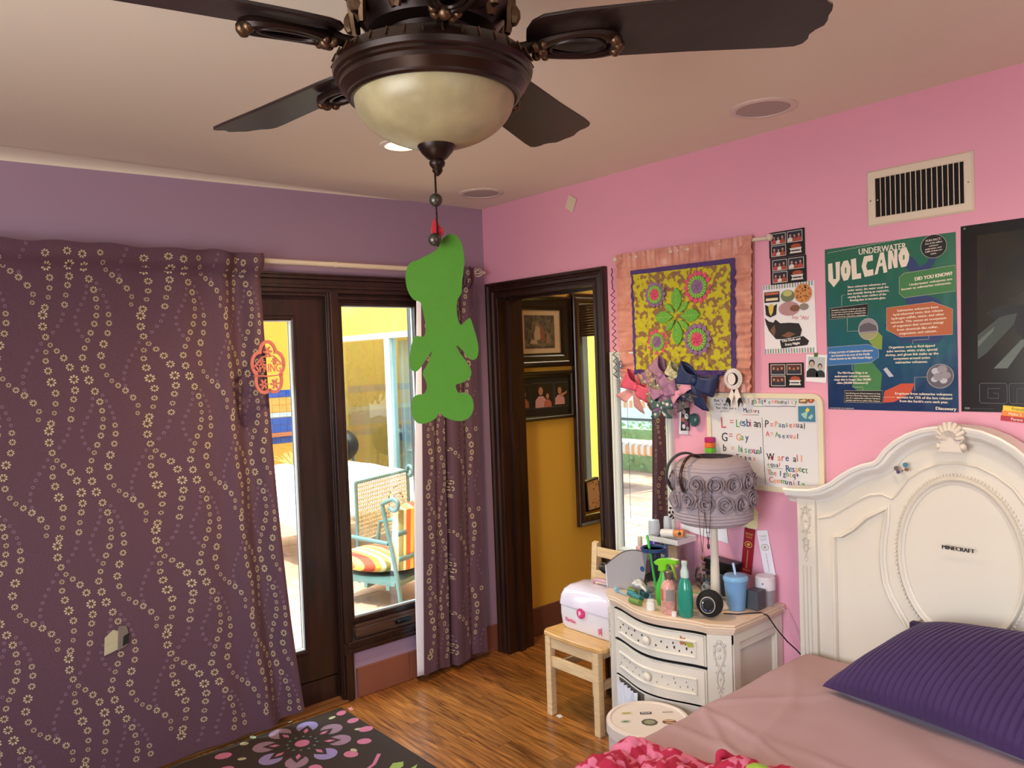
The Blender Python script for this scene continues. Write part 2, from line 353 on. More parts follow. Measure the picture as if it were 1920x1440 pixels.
for z0, z1, d in ((2.045, 2.066, .014), (2.066, 2.082, .024), (2.082, 2.108, .018), (2.108, 2.124, .032), (2.124, 2.134, .038)): mb.prism(rect(-3.03, -.36, z0, z1), 0, d, lef())
mb.prism(rect(-3.03, -2.95, 0, 2.05), 0, .02, lef()); mb.prism(rect(-.44, -.36, .235, 2.05), 0, .02, lef()); build('door_casing', mb, DARKW, dr, bevel=.002)
mb = MB(); mb.box(-.13, .03, -2.95, -.99, 0, .012); mb.box(-.13, -.01, -2.95, -.99, 0, .022); build('threshold', mb, two('threshold_oak', '5a3418', '8a5a2e', .35, 'noise', 4, (8, 1, 8), .3, .7), dr, bevel=.003)

# ---------------------------------------------------------------- patio outside
PTILE = two('patio_terracotta', 'b98d72', 'd2a98c', .6, 'noise', 2, (1, 1, 1), .3, .7, .1, rnd=True)
pf = slab('patio_floor', [(-9, -.15, -9, 1.5, -.2, -.095)], P('patio_grout', '8d8078', .9))
pt = None
for i in range(12):
    for j in range(20):
        x = -.56 - .405 * i; y = 1.09 - .405 * j
        if pt is None: mb = MB(); mb.box(x, x + .395, y, y + .395, -.1, -.08); pt = build('tile', mb, PTILE, pf, loc=(x, y, -.08), bevel=.004)
        else: copy_at(pt, pf, (x, y, -.08))
PY = P('patio_yellow_stucco', 'e0a93c', .8, var=.05, vs=4, bump=.15, bs=30)
slab('wall_patio_kitchen', [(-2.0, -.15, 1.5, 1.65, -.1, 3), (-4.7, -2.0, 1.5, 1.65, 2.01, 3), (-5.1, -4.7, 1.5, 1.65, -.1, 3)], PY)
wt = slab('wall_patio_tiled', [(-5.1, -5.0, .2, 1.5, -.1, 3)], PY)
slab('wall_patio_white', [(-5.3, -5.1, -9, .2, -.1, 1.3), (-9, -.15, -9.2, -9, -.1, 1.6), (-.3, -.15, -9, -4.2, -.1, 3)], P('white_stucco', 'eeece6', .8))
TB = P('cobalt_tile', '2b4f9e', .3, var=.15, vs=20); TO = P('ochre_tile', 'd99a4a', .4, var=.15, vs=20); TW = P('white_blue_border_tile', 'b9c6cc', .4, var=.2, vs=60)
tp = {}
for z, m in ((1.345, TB), (1.26, TO), (1.175, TO), (1.12, TW), (1.03, TB), (.945, TB), (.82, TB)):
    for k in range(12):
        y = .25 + .086 * k; h = .05 if m is TW else .082
        if m.name not in tp: mb = MB(); mb.box(-5.0, -4.99, y, y + .082, z, z + h); tp[m.name] = build('tile', mb, m, wt, loc=(-5, y, z), bevel=.002)
        else: copy_at(tp[m.name], wt, (-5, y, z))
mb = MB(); mb.box(-5, -4.95, .2, 1.5, .90, .94); build('tile_ledge', mb, P('ledge_clay', 'b5673f', .6), wt)
# kitchen behind the sliding glass
KF = P('pale_green_window_frame', 'b4c2bd', .5)
kw = slab('window_2', [(-4.72, -2.0, 1.5, 1.58, 1.95, 2.012), (-4.72, -4.63, 1.5, 1.58, -.1, 1.95), (-3.6, -3.5, 1.5, 1.58, -.1, 1.95), (-2.05, -1.97, 1.5, 1.58, -.1, 1.95)], KF)
mb = MB(); mb.box(-4.62, -3.6, 1.545, 1.55, 0, 1.94); build('pane', mb, GLASS, kw); mb = MB(); mb.box(-3.5, -2.05, 1.535, 1.54, 0, 1.94); build('pane', mb, GLASS, kw)
mb = MB(); mb.grid(lambda u, v: (-3.48 + 1.4 * u, 1.6 + .02 * sin(u * 70), .02 + 1.9 * v), 120, 2); build('sheer_curtain', mb, glassy('sheer_cloth', 'c9d6cf', .25, .9), kw)
slab('wall_kitchen', [(-5.2, -1.5, 3.2, 3.3, -.1, 2.6), (-5.2, -5.1, 1.65, 3.2, -.1, 2.6), (-1.6, -1.5, 1.65, 3.2, -.1, 2.6)], P('kitchen_ochre_wall', 'c79a4d', .7))
slab('ceiling_kitchen', [(-5.2, -1.5, 1.65, 3.3, 2.55, 2.65)], CEIL); slab('floor_kitchen', [(-5.2, -1.5, 1.5, 3.3, -.12, -.06)], P('kitchen_floor', 'a98a6c', .6))
k = thing('kitchen_counter', 'kitchen counter with cobalt blue tile edge seen through the sliding glass', 'counter', (-5.6, 2.9, 0)); WL[k.name] = (-5.6, 2.9, 0)
mb = MB(); mb.box(-5.05, -1.7, 2.55, 3.19, -.05, .86); build('base', mb, P('counter_base', 'b89a72', .6), k)
mb = MB(); mb.box(-5.05, -1.7, 2.5, 3.19, .86, .9); build('worktop', mb, P('worktop_clay', '9a6a50', .5), k)
ct = None
for i in range(18):
    x = -5 + .17 * i
    if ct is None: mb = MB(); mb.box(x, x + .16, 2.535, 2.55, .7, .84); ct = build('tile', mb, TB, k, loc=(x, 2.54, .7))
    else: copy_at(ct, k, (x, 2.54, .7))
    copy_at(ct, k, (x, 3.185, 1.24))
o = thing('kitchen_stove', 'pale kitchen oven with two round knobs behind the glass', 'oven', (-3.3, 2.4, 0))
mb = MB(); mb.box(-3.7, -2.75, 2.36, 2.49, -.06, 1.02); build('oven_body', mb, P('oven_enamel', 'ccd0cc', .35), o, bevel=.01)
for x in (-3.45, -3.2, -2.95): mb = MB(); mb.tube([(x, 2.38, .78), (x, 2.35, .78)], .04, 14); build('knob', mb, CHROME, o)
mb = MB(); mb.tube([(-3.65, 2.34, .9), (-2.8, 2.34, .9)], .012); build('oven_handle', mb, CHROME, o)
for i, (x, h, c, nm) in enumerate(((-4.75, .22, '4b4038', 'dark clay kitchen jar furthest left on the kitchen counter'), (-4.45, .3, '8d6b4a', 'tall tan kitchen jar on the kitchen counter'), (-4.2, .18, 'c9c6bd', 'short white kitchen jar on the kitchen counter'), (-3.95, .26, '2e2a2b', 'black kitchen jar on the counter beside the window post'))):
    mb = MB(); mb.lathe([(.05, 0), (.07, .02), (.075, h * .6), (.05, h * .85), (.03, h * .88), (.035, h)], 16, (x, 2.85, .9)); tag(build('kitchen_jar', mb, P('jar_' + c, c, .4)), nm, 'jar', 'kitchen jars')
# patio table with white cloth
t = thing('patio_table', 'long patio table on iron legs under the white cloth', 'table', (-2.6, .55, -.08))
mb = MB(); mb.box(-4.0, -2.35, .02, 1.1, .66, .69); build('tabletop', mb, P('iron_table', '5d6a68', .5), t)
for sx in (-3.7, -2.7):
    for sy in (.2, .95): mb = MB(); mb.tube([(sx + .12 * cos(a * 2), sy, -.08 + .74 * a) for a in [i / 8 for i in range(9)]], .018); build('leg', mb, MATS['iron_table'], t)
mb = MB()
def cloth(u, v):
    x = -4.12 + 1.9 * u; y = -.12 + 1.37 * v; d = max(0, -4.0 - x, x + 2.35, .02 - y, y - 1.08)
    return (x, y, .705 + .012 * nz(x * 3, y * 3) - (0 if d <= 0 else min(.34, d * 2.2) + .03 * nz(x * 6, y * 6)))
mb.grid(cloth, 70, 36); tag(build('tablecloth', mb, P('white_sheet', 'f2f2f0', .8), solid=.004), 'crumpled white cloth spread over the patio table', 'tablecloth')
STR = None
def stripes():
    m = bpy.data.materials.new('orange_striped_canvas'); m.use_nodes = True; n = m.node_tree; L = n.links.new
    tc = n.nodes.new('ShaderNodeTexCoord'); sp = n.nodes.new('ShaderNodeSeparateXYZ'); L(tc.outputs['Object'], sp.inputs[0])
    m1 = n.nodes.new('ShaderNodeMath'); m1.operation = 'MULTIPLY'; m1.inputs[1].default_value = 4.2; L(sp.outputs[1], m1.inputs[0])
    m2 = n.nodes.new('ShaderNodeMath'); m2.operation = 'FRACT'; L(m1.outputs[0], m2.inputs[0])
    cr = n.nodes.new('ShaderNodeValToRGB'); cr.color_ramp.interpolation = 'CONSTANT'; e = cr.color_ramp.elements
    cols = ((0, 'b8422a'), (.22, 'e8a03c'), (.36, 'f0dfa8'), (.48, '9a8a4a'), (.62, 'f0dfa8'), (.7, 'd86a34'), (.86, 'e8c25a'))
    e[0].color = hexc(cols[0][1]); e[1].position = cols[1][0]; e[1].color = hexc(cols[1][1])
    for p, c in cols[2:]: q = e.new(p); q.color = hexc(c)
    L(m2.outputs[0], cr.inputs[0]); b = n.nodes['Principled BSDF']; L(cr.outputs[0], b.inputs['Base Color']); b.inputs['Roughness'].default_value = .85
    return m
STR = stripes(); STR2 = two('glare_pale_stripes', 'f2ead8', 'eab27a', .8, 'wave', 3, (1, 0, 0), .4, .6); TEAL = P('verdigris_iron', '55706c', .45, .2)  # canopy stripes: outdoor glare put into the colour as paler tones
def pchair(loc, rot, label):
    """iron patio armchair, local: faces +x, origin on the ground"""
    t = thing('patio_chair', label, 'chair', loc, 'iron patio chairs'); M = Matrix.Translation(loc) @ Matrix.Rotation(rot, 4, 'Z')
    def pt(name, f, m, **k): mb = MB(); f(mb); mb.xf(M); return build(name, mb, m, t, **k)
    for s in (-1, 1):
        pt('leg', lambda mb: mb.tube([(-.3 - .1 * cos(a * 1.7 + .3), s * .3, .78 * a) for a in [i / 10 for i in range(11)]] + [(-.36 + .04 * cos(a), s * .3, .78 + .04 * sin(a)) for a in [1.2 + i * .5 for i in range(10)]], .016), TEAL)
        pt('leg', lambda mb: mb.tube([(.28, s * .3, 0), (.3, s * .3, .3), (.26, s * .3, .5), (.1, s * .3, .53), (-.3, s * .3, .5)], .016), TEAL)
    pt('seat_frame', lambda mb: (mb.box(-.34, .3, -.3, .3, .2, .225), [mb.box(x, x + .03, -.31, .31, .17, .2) for x in (-.3, -.1, .1, .28)]), TEAL)
    for z in (.38, .56): pt('back_strap', lambda mb: mb.grid(lambda u, v: (-.39 - .02 * sin(u * pi), -.3 + .6 * u, z + .035 * v), 10, 1), TEAL, solid=.006)
    pt('seat_cushion', lambda mb: mb.grid(lambda u, v: (.02 + (.32 + .0 * v) * cos(2 * pi * u) * (1 if abs(cos(2 * pi * u)) < .8 else .95) * sin(pi * v) ** .25, .28 * sin(2 * pi * u) * sin(pi * v) ** .25, .23 + .15 * v), 32, 10), STR, sub=1)
    pt('back_cushion', lambda mb: mb.grid(lambda u, v: (-.31 + .08 * cos(2 * pi * u) - .05 * v, .27 * (1 if sin(2 * pi * u) > 0 else -1) * abs(sin(2 * pi * u)) ** .5, .26 + .52 * v) if 0 < v < 1 else (-.31 - .05 * v, 0, .26 + .52 * v), 32, 12), STR)
    return t
pchair((-1.60, .20, -.08), radians(200), 'iron patio armchair with striped cushions close outside the window')
pchair((-3.1, -.75, -.08), radians(100), 'second striped patio armchair behind the near one by the table')
# woven bench with scrolled iron end between window and table
t = thing('wicker_bench', 'tan wicker bench back with scrolled iron end in front of the patio table', 'bench', (-2.15, .5, -.08))
mb = MB(); mb.grid(lambda u, v: (-2.12 - .08 * u, .28 + .55 * u, .25 + .47 * v + .04 * u), 30, 14); wv = build('woven_panel', mb, two('wicker_weave', 'a98e62', 'd8c69c', .7, 'voronoi', 60, (1, 1, 1), .1, .5, .3), t); q = wv.modifiers.new('w', 'WIREFRAME'); q.thickness = .012
mb = MB(); mb.tube([(-2.2, .83, -.08), (-2.2, .83, .74)] + [(-2.2 + .04 - .04 * cos(a), .83, .76 + .045 * sin(a)) for a in [i * .6 for i in range(10)]], .016)
mb.tube([(-2.2, .72 - .1 * (1 - a / 12) * sin(a), .52 + .12 * (1 - a / 12) * cos(a)) for a in [i * .4 for i in range(24)]], .008); mb.tube([(-2.12, .28, .73), (-2.2, .83, .76)], .014)
mb.tube([(-2.12, .28, -.08), (-2.12, .28, .73)], .014); build('iron_end', mb, TEAL, t)
# barbecue with a red cloth
t = thing('barbecue', 'black domed barbecue beyond the patio table', 'barbecue', (-4.1, 1.35, -.08))
mb = MB(); mb.sphere((-4.15, 1.2, .82), .27, 24, 0, (1, .8, .7)); build('lid', mb, BLACKP, t)
mb = MB(); [mb.tube([(-4.15 + a, 1.2 + c, -.08), (-4.15 + a * .7, 1.2 + c * .7, .7)], .015) for a, c in ((.2, .15), (-.2, .15), (.0, -.15))]; build('stand', mb, TEAL, t)
mb = MB(); mb.grid(lambda u, v: (-4.42 + .25 * u, .98 + .06 * v, .86 + .14 * v + .05 * nz(u * 3, v * 3)), 10, 8); tag(build('red_cloth', mb, P('coral_cloth', 'e2506a', .8), solid=.01), 'small coral red cloth beside the black barbecue', 'cloth')
# dried bouquet on the table, and striped canopy seat further south (seen in the white mirror)
mb = MB()
for i in range(46): a = R.random() * 6.28; q = R.random() * .14; mb.tube([(-3.75, .5, .72), (-3.75 + q * cos(a), .5 + q * sin(a) * 1.4, .76 + R.random() * .1)], .003, 4)
tag(build('dried_flowers', mb, P('dry_straw', 'b09a55', .8)), 'dried straw flowers lying on the white patio cloth', 'flowers')
t = thing('canopy_seat', 'orange striped canopy swing on green poles reflected in the white mirror', 'canopy', (-3.5, -5.3, -.08))
mb = MB(); mb.grid(lambda u, v: (-4.1 + 1.2 * u, -5.6 + .5 * v, 1.2 - .12 * abs(v - .5) * 2), 8, 8); mb.box(-4.1, -2.9, -5.1, -5.09, .98, 1.08); build('canopy', mb, STR2, t)
mb = MB(); [mb.tube([(x, y, -.08), (x, y, 1.1)], .02) for x in (-4.05, -2.95) for y in (-5.6, -5.1)]; mb.tube([(-4.05, -5.35, .8), (-2.95, -5.35, .8)], .02); build('pole', mb, TEAL, t)
mb = MB(); mb.box(-4.0, -3.0, -5.6, -5.1, .35, .5); build('seat_cushion', mb, STR2, t, bevel=.04)
mb = MB()
for i in range(900):
    x, y, z = -4.9 + R.random() * 3.6, -6.7 + R.random() * .5, -.05 + R.random() * .7; a = R.random() * 6.28
    mb.add([(x, y, z), (x + .05 * cos(a), y + .02, z + .05 * sin(a)), (x + .09 * cos(a + .5), y, z + .09 * sin(a + .5)), (x + .05 * cos(a + 1), y - .02, z + .05 * sin(a + 1))], [(0, 1, 2, 3)])
mb.box(-4.9, -1.3, -6.65, -6.3, -.08, .55); tag(build('hedge', mb, P('hedge_green', '9dbd80', .7, var=.3, vs=20), angle=0), 'clipped green hedge along the patio seen in the white mirror', 'hedge')['kind'] = 'stuff'
# ================================================================ CURTAINS
TILE = [  # one repeat of the daisy print: (x, y, radius) read as fabric coordinates
(205,470,30),(207,537,27),(225,598,22),(253,645,17),(292,680,19),(334,722,24),(371,777,26),(397,850,31),(405,915,26),(397,968,22),(388,1027,18),(382,1084,22),
(229,685,17),(229,737,20),(244,795,25),(265,862,30),(290,927,24),(291,988,19),(285,1042,16),(267,1102,24),
(475,252,26),(506,316,24),(521,371,20),(528,422,17),(526,471,20),(515,521,22),(493,575,21),(475,620,17),(458,666,19),(446,722,24),(462,790,27),(488,858,30),
(603,464,19),(607,517,21),(599,577,22),(575,643,28),(560,713,26),(571,777,21),(597,831,17),(630,868,16),(671,898,20),(718,931,23),(769,977,22),(802,1027,18),(799,1075,16)]
FAINTS = [(323,464),(313,502),(293,536),(267,571),(200,637),(178,675),(153,713),(133,748),(118,786),(105,822),(103,860),(113,900),(126,930),(150,966),
(461,295),(459,335),(449,369),(431,406),(413,440),(397,481),(402,522),(417,560),(442,596),(523,277),(547,314),(568,350),(586,387),(597,421)]
TU, TV = .366, .449
def fab(x, y): return ((x - 205 - .075 * (y - 470)) / 605 * TU, -(y - 470) / 675 * TV)
def daisies(mb, surf, s0, s1, z0, z1, du=0, zo=1.923):
    """print: petals laid on the cloth; surf(s, z, lift) -> point, s = fabric metres"""
    for i in range(-6, 10):
        for j in range(-6, 7):
            for x, y, r in TILE:
                a, b = fab(x, y); s = a + i * TU + du; z = zo + b + j * TV - .0; rr = r / 605 * TU * 1.0
                if not (s0 + rr < s < s1 - rr and z0 + rr < z < z1 - rr): continue
                an = R.random() * 6.28; n = 8 if r > 18 else 7
                for k in range(n):
                    t = an + 2 * pi * k / n; c, q = cos(t), sin(t); w = rr * .2
                    L_ = [(.34, 0), (.55, w * .8), (.85, w), (1, 0), (.85, -w), (.55, -w * .8)]
                    mb.add([surf(s + c * rr * p - q * h, z + q * rr * p + c * h, .0016) for p, h in L_], [(0, 1, 2, 3, 4, 5)], 1)
                mb.add([surf(s + rr * .26 * cos(k * 1.047), z + rr * .26 * sin(k * 1.047), .0018) for k in range(6)], [tuple(range(6))], 2)
            for x, y in FAINTS:
                a, b = fab(x, y); s = a + i * TU + du; z = zo + b + j * TV; rr = .0068
                if not (s0 + rr < s < s1 - rr and z0 + rr < z < z1 - rr): continue
                vs = [surf(s + q * cos(k * .785), z + q * sin(k * .785), .0015) for q in (rr, rr * .5) for k in range(8)]
                mb.add(vs, [(k, (k + 1) % 8, 8 + (k + 1) % 8, 8 + k) for k in range(8)], 3)
# big left curtain. s = fabric metres from its right edge (negative leftwards)
ZT = 2.205
def lsurf(s, z, lift=0):
    t = max(0, (ZT - z) / ZT); d = -s
    comp = .60 if d < .3 else .60 + .36 * min(1, (d - .3) / .35)             # gathered near the edge, flat further left
    yy = .3 * .60 + (d - .3) * comp if d > .3 else d * .60
    right = -1.372 + .035 * t + .085 * t * t * t
    y = right - yy * (1 + .06 * t)
    amp = max(0, 1 - d / .75); ph = d * 27
    x = .066 + .026 * amp * sin(ph + .6 * t) + .012 * amp * sin(ph * .53 + 2 + t) + .003 * sin(d * 6.2 + 1) + .02 * max(0, 1 - d / .9) * t
    x += .058 * max(0, 1 - ((z - 2.176) / .06) ** 2) ** .5 if abs(z - 2.176) < .06 else 0
    x -= .003 * max(0, 1 - abs(z - 2.13) / .02)
    x = max(x, .022)
    e = 1e-3
    return (x + lift, y, z)
def ltop(s): return ZT + .004 * sin(s * 31) + .003 * sin(s * 13)
cu = thing('curtain', 'wide plum curtain printed with strings of cream daisies over the patio door', 'curtain', (.06, -2.0, 0))
mb = MB()
def lg(u, v):
    s = -2.3 * (1 - u) ** 1.2; zb = .03 + .05 * max(0, 1 + s / .6) ** 2 + .006 * sin(s * 9); z = zb + (ltop(s) - zb) * v; return lsurf(s, z)
mb.grid(lg, 260, 90)
daisies(mb, lsurf, -2.28, -.01, .075, 2.195, du=-.955 - .06)
c1 = build('curtain_cloth', mb, [PLUMF, DAISY, DAISYC, FAINT], cu, angle=70)
# right curtain: two gathered folds with a deep dark valley between them
def rsurf(s, z, lift=0):
    t = (ZT - z) / ZT; f = s / .56                                            # s 0 (left edge) .. .78
    wd = .345 + .11 * t; l0 = -.50 - .09 * t
    y = l0 + wd * (f + .035 * sin(f * 4 * pi) * (1))
    g = .065 * math.exp(-((f - .47) / .022) ** 4)
    x = .085 + .012 * sin(f * 4.2 * pi + .4) * (1 - .2 * t) + .004 * sin(f * 11 * pi + 1.3 + t) - g - .03 * f * t + .01 * t
    if z > 2.11: x = max(x, .112 + .01 * sin(f * 30))
    return (max(x, .02) + lift, y, z)
cr_ = thing('curtain', 'narrow plum daisy curtain with white liner hanging beside the doorway', 'curtain', (.09, -.35, 0))
mb = MB()
mb.grid(lambda u, v: rsurf(.56 * u, (.035 + .01 * sin(u * 9)) * (1 - v) + (2.2 + .004 * sin(u * 70)) * v), 150, 70)
daisies(mb, rsurf, .008, .552, .07, 2.19, du=-.33)
build('curtain_cloth', mb, [PLUMF, DAISY, DAISYC, FAINT], cr_, angle=70)
mb = MB(); mb.grid(lambda u, v: ((lambda p, q: (p[0] - .022 + .012 * u, p[1] - .028 * (1 - u) - .012 * sin(q * 5) * (1 - u), p[2] - .012))(rsurf(.02 * u, .05 + 2.12 * v), v)), 6, 60)
build('liner', mb, LINER, cr_, angle=70, solid=.002)
# curtain rod with cage finial
rd = thing('curtain_rod', 'cream metal curtain rod with twisted cage finial above the patio door', 'rod', (.085, -.9, 2.17))
IV = P('ivory_rod', 'd9cdb6', .4, var=.03)
mb = MB(); mb.tube([(.085, -3.1, 2.176), (.085, -.165, 2.176)], .0125, 16); mb.tube([(.085, -1.0, 2.176), (.085, -.985, 2.176)], .0145, 16); build('rod', mb, IV, rd)
mb = MB()
for k in range(6):
    mb.tube([(.085 + .024 * sin(pi * i / 14) * cos(2 * pi * k / 6 + i * .14), -.150 + .075 * i / 14, 2.176 + .024 * sin(pi * i / 14) * sin(2 * pi * k / 6 + i * .14)) for i in range(15)], .0028, 6)
mb.sphere((.085, -.07, 2.176), .009, 10); mb.tube([(.085, -.168, 2.176), (.085, -.148, 2.176)], .015, 14); build('cage_finial', mb, IV, rd)
for y in (-1.36, -.215): mb = MB(); mb.tube([(0, y, 2.15), (.05, y, 2.15), (.085, y, 2.16)], .006); mb.prism(rrect(y - .012, y + .012, 2.12, 2.19, .008), 0, .004, lef()); build('bracket', mb, IV, rd)
# tags hanging on the curtain
mb = MB(); M_ = plane(lsurf(-.835, .605, .006), (0, 1, 0), (0.0, .08, 1)); mb.poly([(-.05, -.052), (-.02, -.045), (.012, -.035), (.01, .03), (-.02, .045), (-.05, .02)], M_, 0, 0); mb.poly([(-.0, -.045), (.035, -.03), (.045, .0), (.03, .05), (.0, .055)], M_, .002, 1); mb.poly([(.018, -.03), (.04, -.02), (.042, .02), (.02, .01)], M_, .004, 2)
tag(build('paper_tag', mb, [P('yellowed_tag_paper', 'b9b08f', .6, var=.15, vs=60), P('cloudy_plastic_bag', '7d7268', .25), P('dark_tag', '1e211d', .4)], angle=0, solid=.001), 'small yellowed paper tag in a plastic bag stuck on the plum curtain', 'tag')
# coral flower sign reading SPRING hooked on the curtain edge
mp = plane(lsurf(-.035, 1.685, .05), Vector((-.25, .97, 0)), (0, 0, 1)); CO = P('coral_wood', 'c8776a', .5)
mb = MB(); cs = [(.058 * cos(radians(90 + 72 * k)), .06 * sin(radians(90 + 72 * k)) * 1.45) for k in range(5)]
out = []
for k in range(5):
    a0 = 90 + 72 * k
    for i in range(13): a = radians(a0 - 78 + 156 * i / 12); out.append((cs[k][0] * .78 + .043 * cos(a), cs[k][1] * .78 + .052 * sin(a)))
strip(mb, out, .015, 0, .006, mp, closed=True)
text(mb, 'SPRING', 0, -.016, .038, mp, .003, 0, 'c', fit=.135, bold=.0015)
for (a, c, r) in ((0, .075, .024), (-.035, .03, .016), (.035, .032, .016), (-.028, -.07, .024), (.032, -.07, .024)):
    for k in range(6): t = 2 * pi * k / 6; strip(mb, [(a + r * .2 * cos(t), c + r * .2 * sin(t)), (a + r * .6 * cos(t + .15), c + r * .6 * sin(t + .15)), (a + r * cos(t), c + r * sin(t))], r * .34, 0, .006, mp)
strip(mb, [(-.085, .0), (-.03, .052), (.03, .055), (.085, .01)], .006, 0, .006, mp); strip(mb, [(-.08, -.03), (0, -.035), (.08, -.03)], .006, 0, .006, mp)
sg = tag(build('flower_sign', mb, CO, angle=0), 'coral cut-out flower sign reading SPRING on the big curtain edge', 'sign')

# ================================================================ CEILING FAN
FX, FY = 2.35, -1.985
fan = thing('ceiling_fan', 'dark bronze ceiling fan with five blades and an amber glass bowl', 'ceiling fan', (FX, FY, H))
c3 = (FX, FY, 0)
mb = MB(); mb.lathe([(.001, H), (.075, H), (.074, H - .03), (.05, H - .055), (.02, H - .06), (.016, H - .09), (.03, H - .1), (.075, H - .11), (.11, H - .125), (.135, H - .15), (.146, H - .19), (.143, H - .225), (.125, H - .25), (.118, H - .262), (.09, H - .268), (.078, H - .29), (.07, H - .31), (.001, H - .312)], 48, c3)
hs = build('motor_housing', mb, BRONZE, fan)
mb = MB()
for k in range(10):
    a = 2 * pi * k / 10 + .2
    for s in (-1, 1):
        pts = []
        for i in range(15):
            t = i / 14; an = a + s * (.10 + .13 * sin(t * 4.4) * (1 - t * .3)); r = .15 - .018 * abs(t - .35); pts.append((FX + r * cos(an), FY + r * sin(an), H - .13 - .13 * t - .012 * sin(t * 9)))
        mb.tube(pts, [.009 - .005 * abs(i / 14 - .5) for i in range(15)], 6)
    mb.sphere((FX + .148 * cos(a), FY + .148 * sin(a), H - .235), .016, 8, 0, (1, 1, 1.3))
    mb.sphere((FX + .15 * cos(a + .314), FY + .15 * sin(a + .314), H - .19), .013, 8, 0, (1, 1, 2))
build('scroll_ornament', mb, GOLDB, hs, kind='stuff')
for k in range(5):
    a = radians(43.5 + 72 * k)
    M = Matrix.Translation((FX, FY, 2.268)) @ Matrix.Rotation(a, 4, 'Z') @ Matrix.Rotation(radians(-12), 4, 'X')
    half = [(.165, 0), (.168, .022), (.18, .042), (.2, .054), (.25, .06), (.45, .066), (.6, .074), (.635, .074), (.648, .068), (.654, .056), (.653, .045), (.660, .034), (.672, .024), (.674, .012), (.672, 0)]
    pl = half + [(x, -y) for x, y in half[::-1][1:-1]]
    mb = MB(); mb.prism(pl, -.003, .003, lambda u, v, w: tuple(M @ Vector((u * 1.045, v * 1.16, w)))); bl = build('fan_blade', mb, BLADE, fan, angle=30, bevel=.0015)
    mb = MB(); Mi = Matrix.Translation((FX, FY, 2.262)) @ Matrix.Rotation(a, 4, 'Z') @ Matrix.Rotation(radians(-9), 4, 'X')
    q = lambda x, y, z: tuple(Mi @ Vector((x, y, z)))
    mb.tube([q(.07, 0, -.01), q(.12, 0, -.016), q(.17, 0, -.012), q(.2, 0, -.006)], [.02, .013, .011, .014], 10)
    mb.tube([q(.265 + .07 * cos(t), (.036 + .008 * cos(t)) * sin(t), -.014) for t in [2 * pi * i / 28 for i in range(28)]], [.0095 + .003 * cos(4 * pi * i / 28) for i in range(28)], 8, closed=True)
    mb.tube([q(.265 + .05 * cos(t), .024 * sin(t), -.018) for t in [2 * pi * i / 20 for i in range(20)]], .004, 6, closed=True)
    build('blade_iron', mb, BRONZE, fan)
    mb = MB()
    for (x, y, r) in ((.19, .014, .01), (.19, -.014, .01), (.205, .02, .008), (.205, -.02, .008), (.332, .018, .011), (.338, 0, .012), (.332, -.018, .011), (.2, 0, .013)): mb.sphere(q(x, y, -.02), r, 8)
    build('leaf_ornament', mb, GOLDB, fan, kind='stuff')
mb = MB(); mb.lathe([(.07, 2.245), (.16, 2.243), (.172, 2.238), (.18, 2.228), (.183, 2.216), (.181, 2.207), (.176, 2.204), (.1765, 2.199), (.171, 2.196), (.170, 2.188), (.163, 2.180), (.158, 2.174), (.1575, 2.170), (.152, 2.167), (.146, 2.168), (.146, 2.178), (.05, 2.18)], 72, c3)
rg = build('light_ring', mb, two('ring_bronze', '180d09', '2e1910', .3, 'noise', 12, (1, 1, 1), .3, .7, metal=.3), fan, angle=25)
mb = MB()
for k in range(36):
    a = 2 * pi * k / 36; mb.tube([(FX + .177 * cos(a), FY + .177 * sin(a), 2.236), (FX + .184 * cos(a), FY + .184 * sin(a), 2.222)], .0018, 5)
build('bead_notch', mb, GOLDB, rg, kind='stuff')
mb = MB(); mb.lathe([(.147 * cos(t), 2.171 - .088 * sin(t)) for t in [pi / 2 * i / 20 for i in range(20)]] + [(.001, 2.083)], 64, c3)
build('glass_bowl', mb, BOWL, fan)
mb = MB(); mb.lathe([(.001, 2.1), (.034, 2.098), (.036, 2.09), (.035, 2.084), (.029, 2.074), (.02, 2.064), (.013, 2.059), (.015, 2.055), (.014, 2.05), (.009, 2.044), (.01, 2.04), (.006, 2.034), (.001, 2.03)], 24, c3); build('finial', mb, BRONZE, fan)
mb = MB(); cz = [2.034 - .0042 * i for i in range(32)]
for z in cz: mb.sphere((FX - .008, FY, z), .0022, 6)
for z in cz[:12]: mb.sphere((FX - .012, FY + .003, z), .0022, 6)
build('pull_chain', mb, BRONZE, fan, kind='stuff')
for p_ in ((FX - .009, FY, 1.988), (FX - .012, FY - .004, 1.915)): mb = MB(); mb.sphere(p_, .0125, 16); build('pull_ball', mb, P('pewter_ball', '4a463f', .3, .7), fan)
# green foam cut-out hanging from the chain (plain generic figure) and its red clip
hx = Vector((.65, .76, 0)).normalized(); vz = Vector((.03, -.02, 1)).normalized(); org = Vector((2.318, -1.964, 1.752))
OUT = [(318,262),(372,236),(410,205),(432,158),(480,127),(528,146),(556,205),(566,290),(556,370),(546,430),(540,500),(512,545),(505,610),(512,670),(528,706),(560,680),(590,664),(606,715),(626,790),(636,860),(626,915),(598,932),(566,915),(535,870),(496,835),(520,890),(560,950),(584,1005),(572,1048),(525,1076),(482,1090),(496,1140),(540,1142),(578,1168),(592,1230),(572,1290),(520,1322),(450,1314),(395,1288),(372,1262),(345,1298),(292,1326),(232,1328),(196,1285),(190,1220),(204,1160),(240,1143),(272,1140),(296,1098),(288,1050),(272,1005),(306,945),(338,868),(300,912),(262,965),(228,994),(198,975),(188,925),(200,860),(214,800),(236,764),(290,770),(302,700),(292,625),(276,552),(236,535),(204,490),(188,420),(194,345),(222,300),(262,286)]
S2 = .2916 * 1.5 / 1472
poly = [((x - 412) * S2, (720 - y) * S2) for x, y in OUT]
sm = []
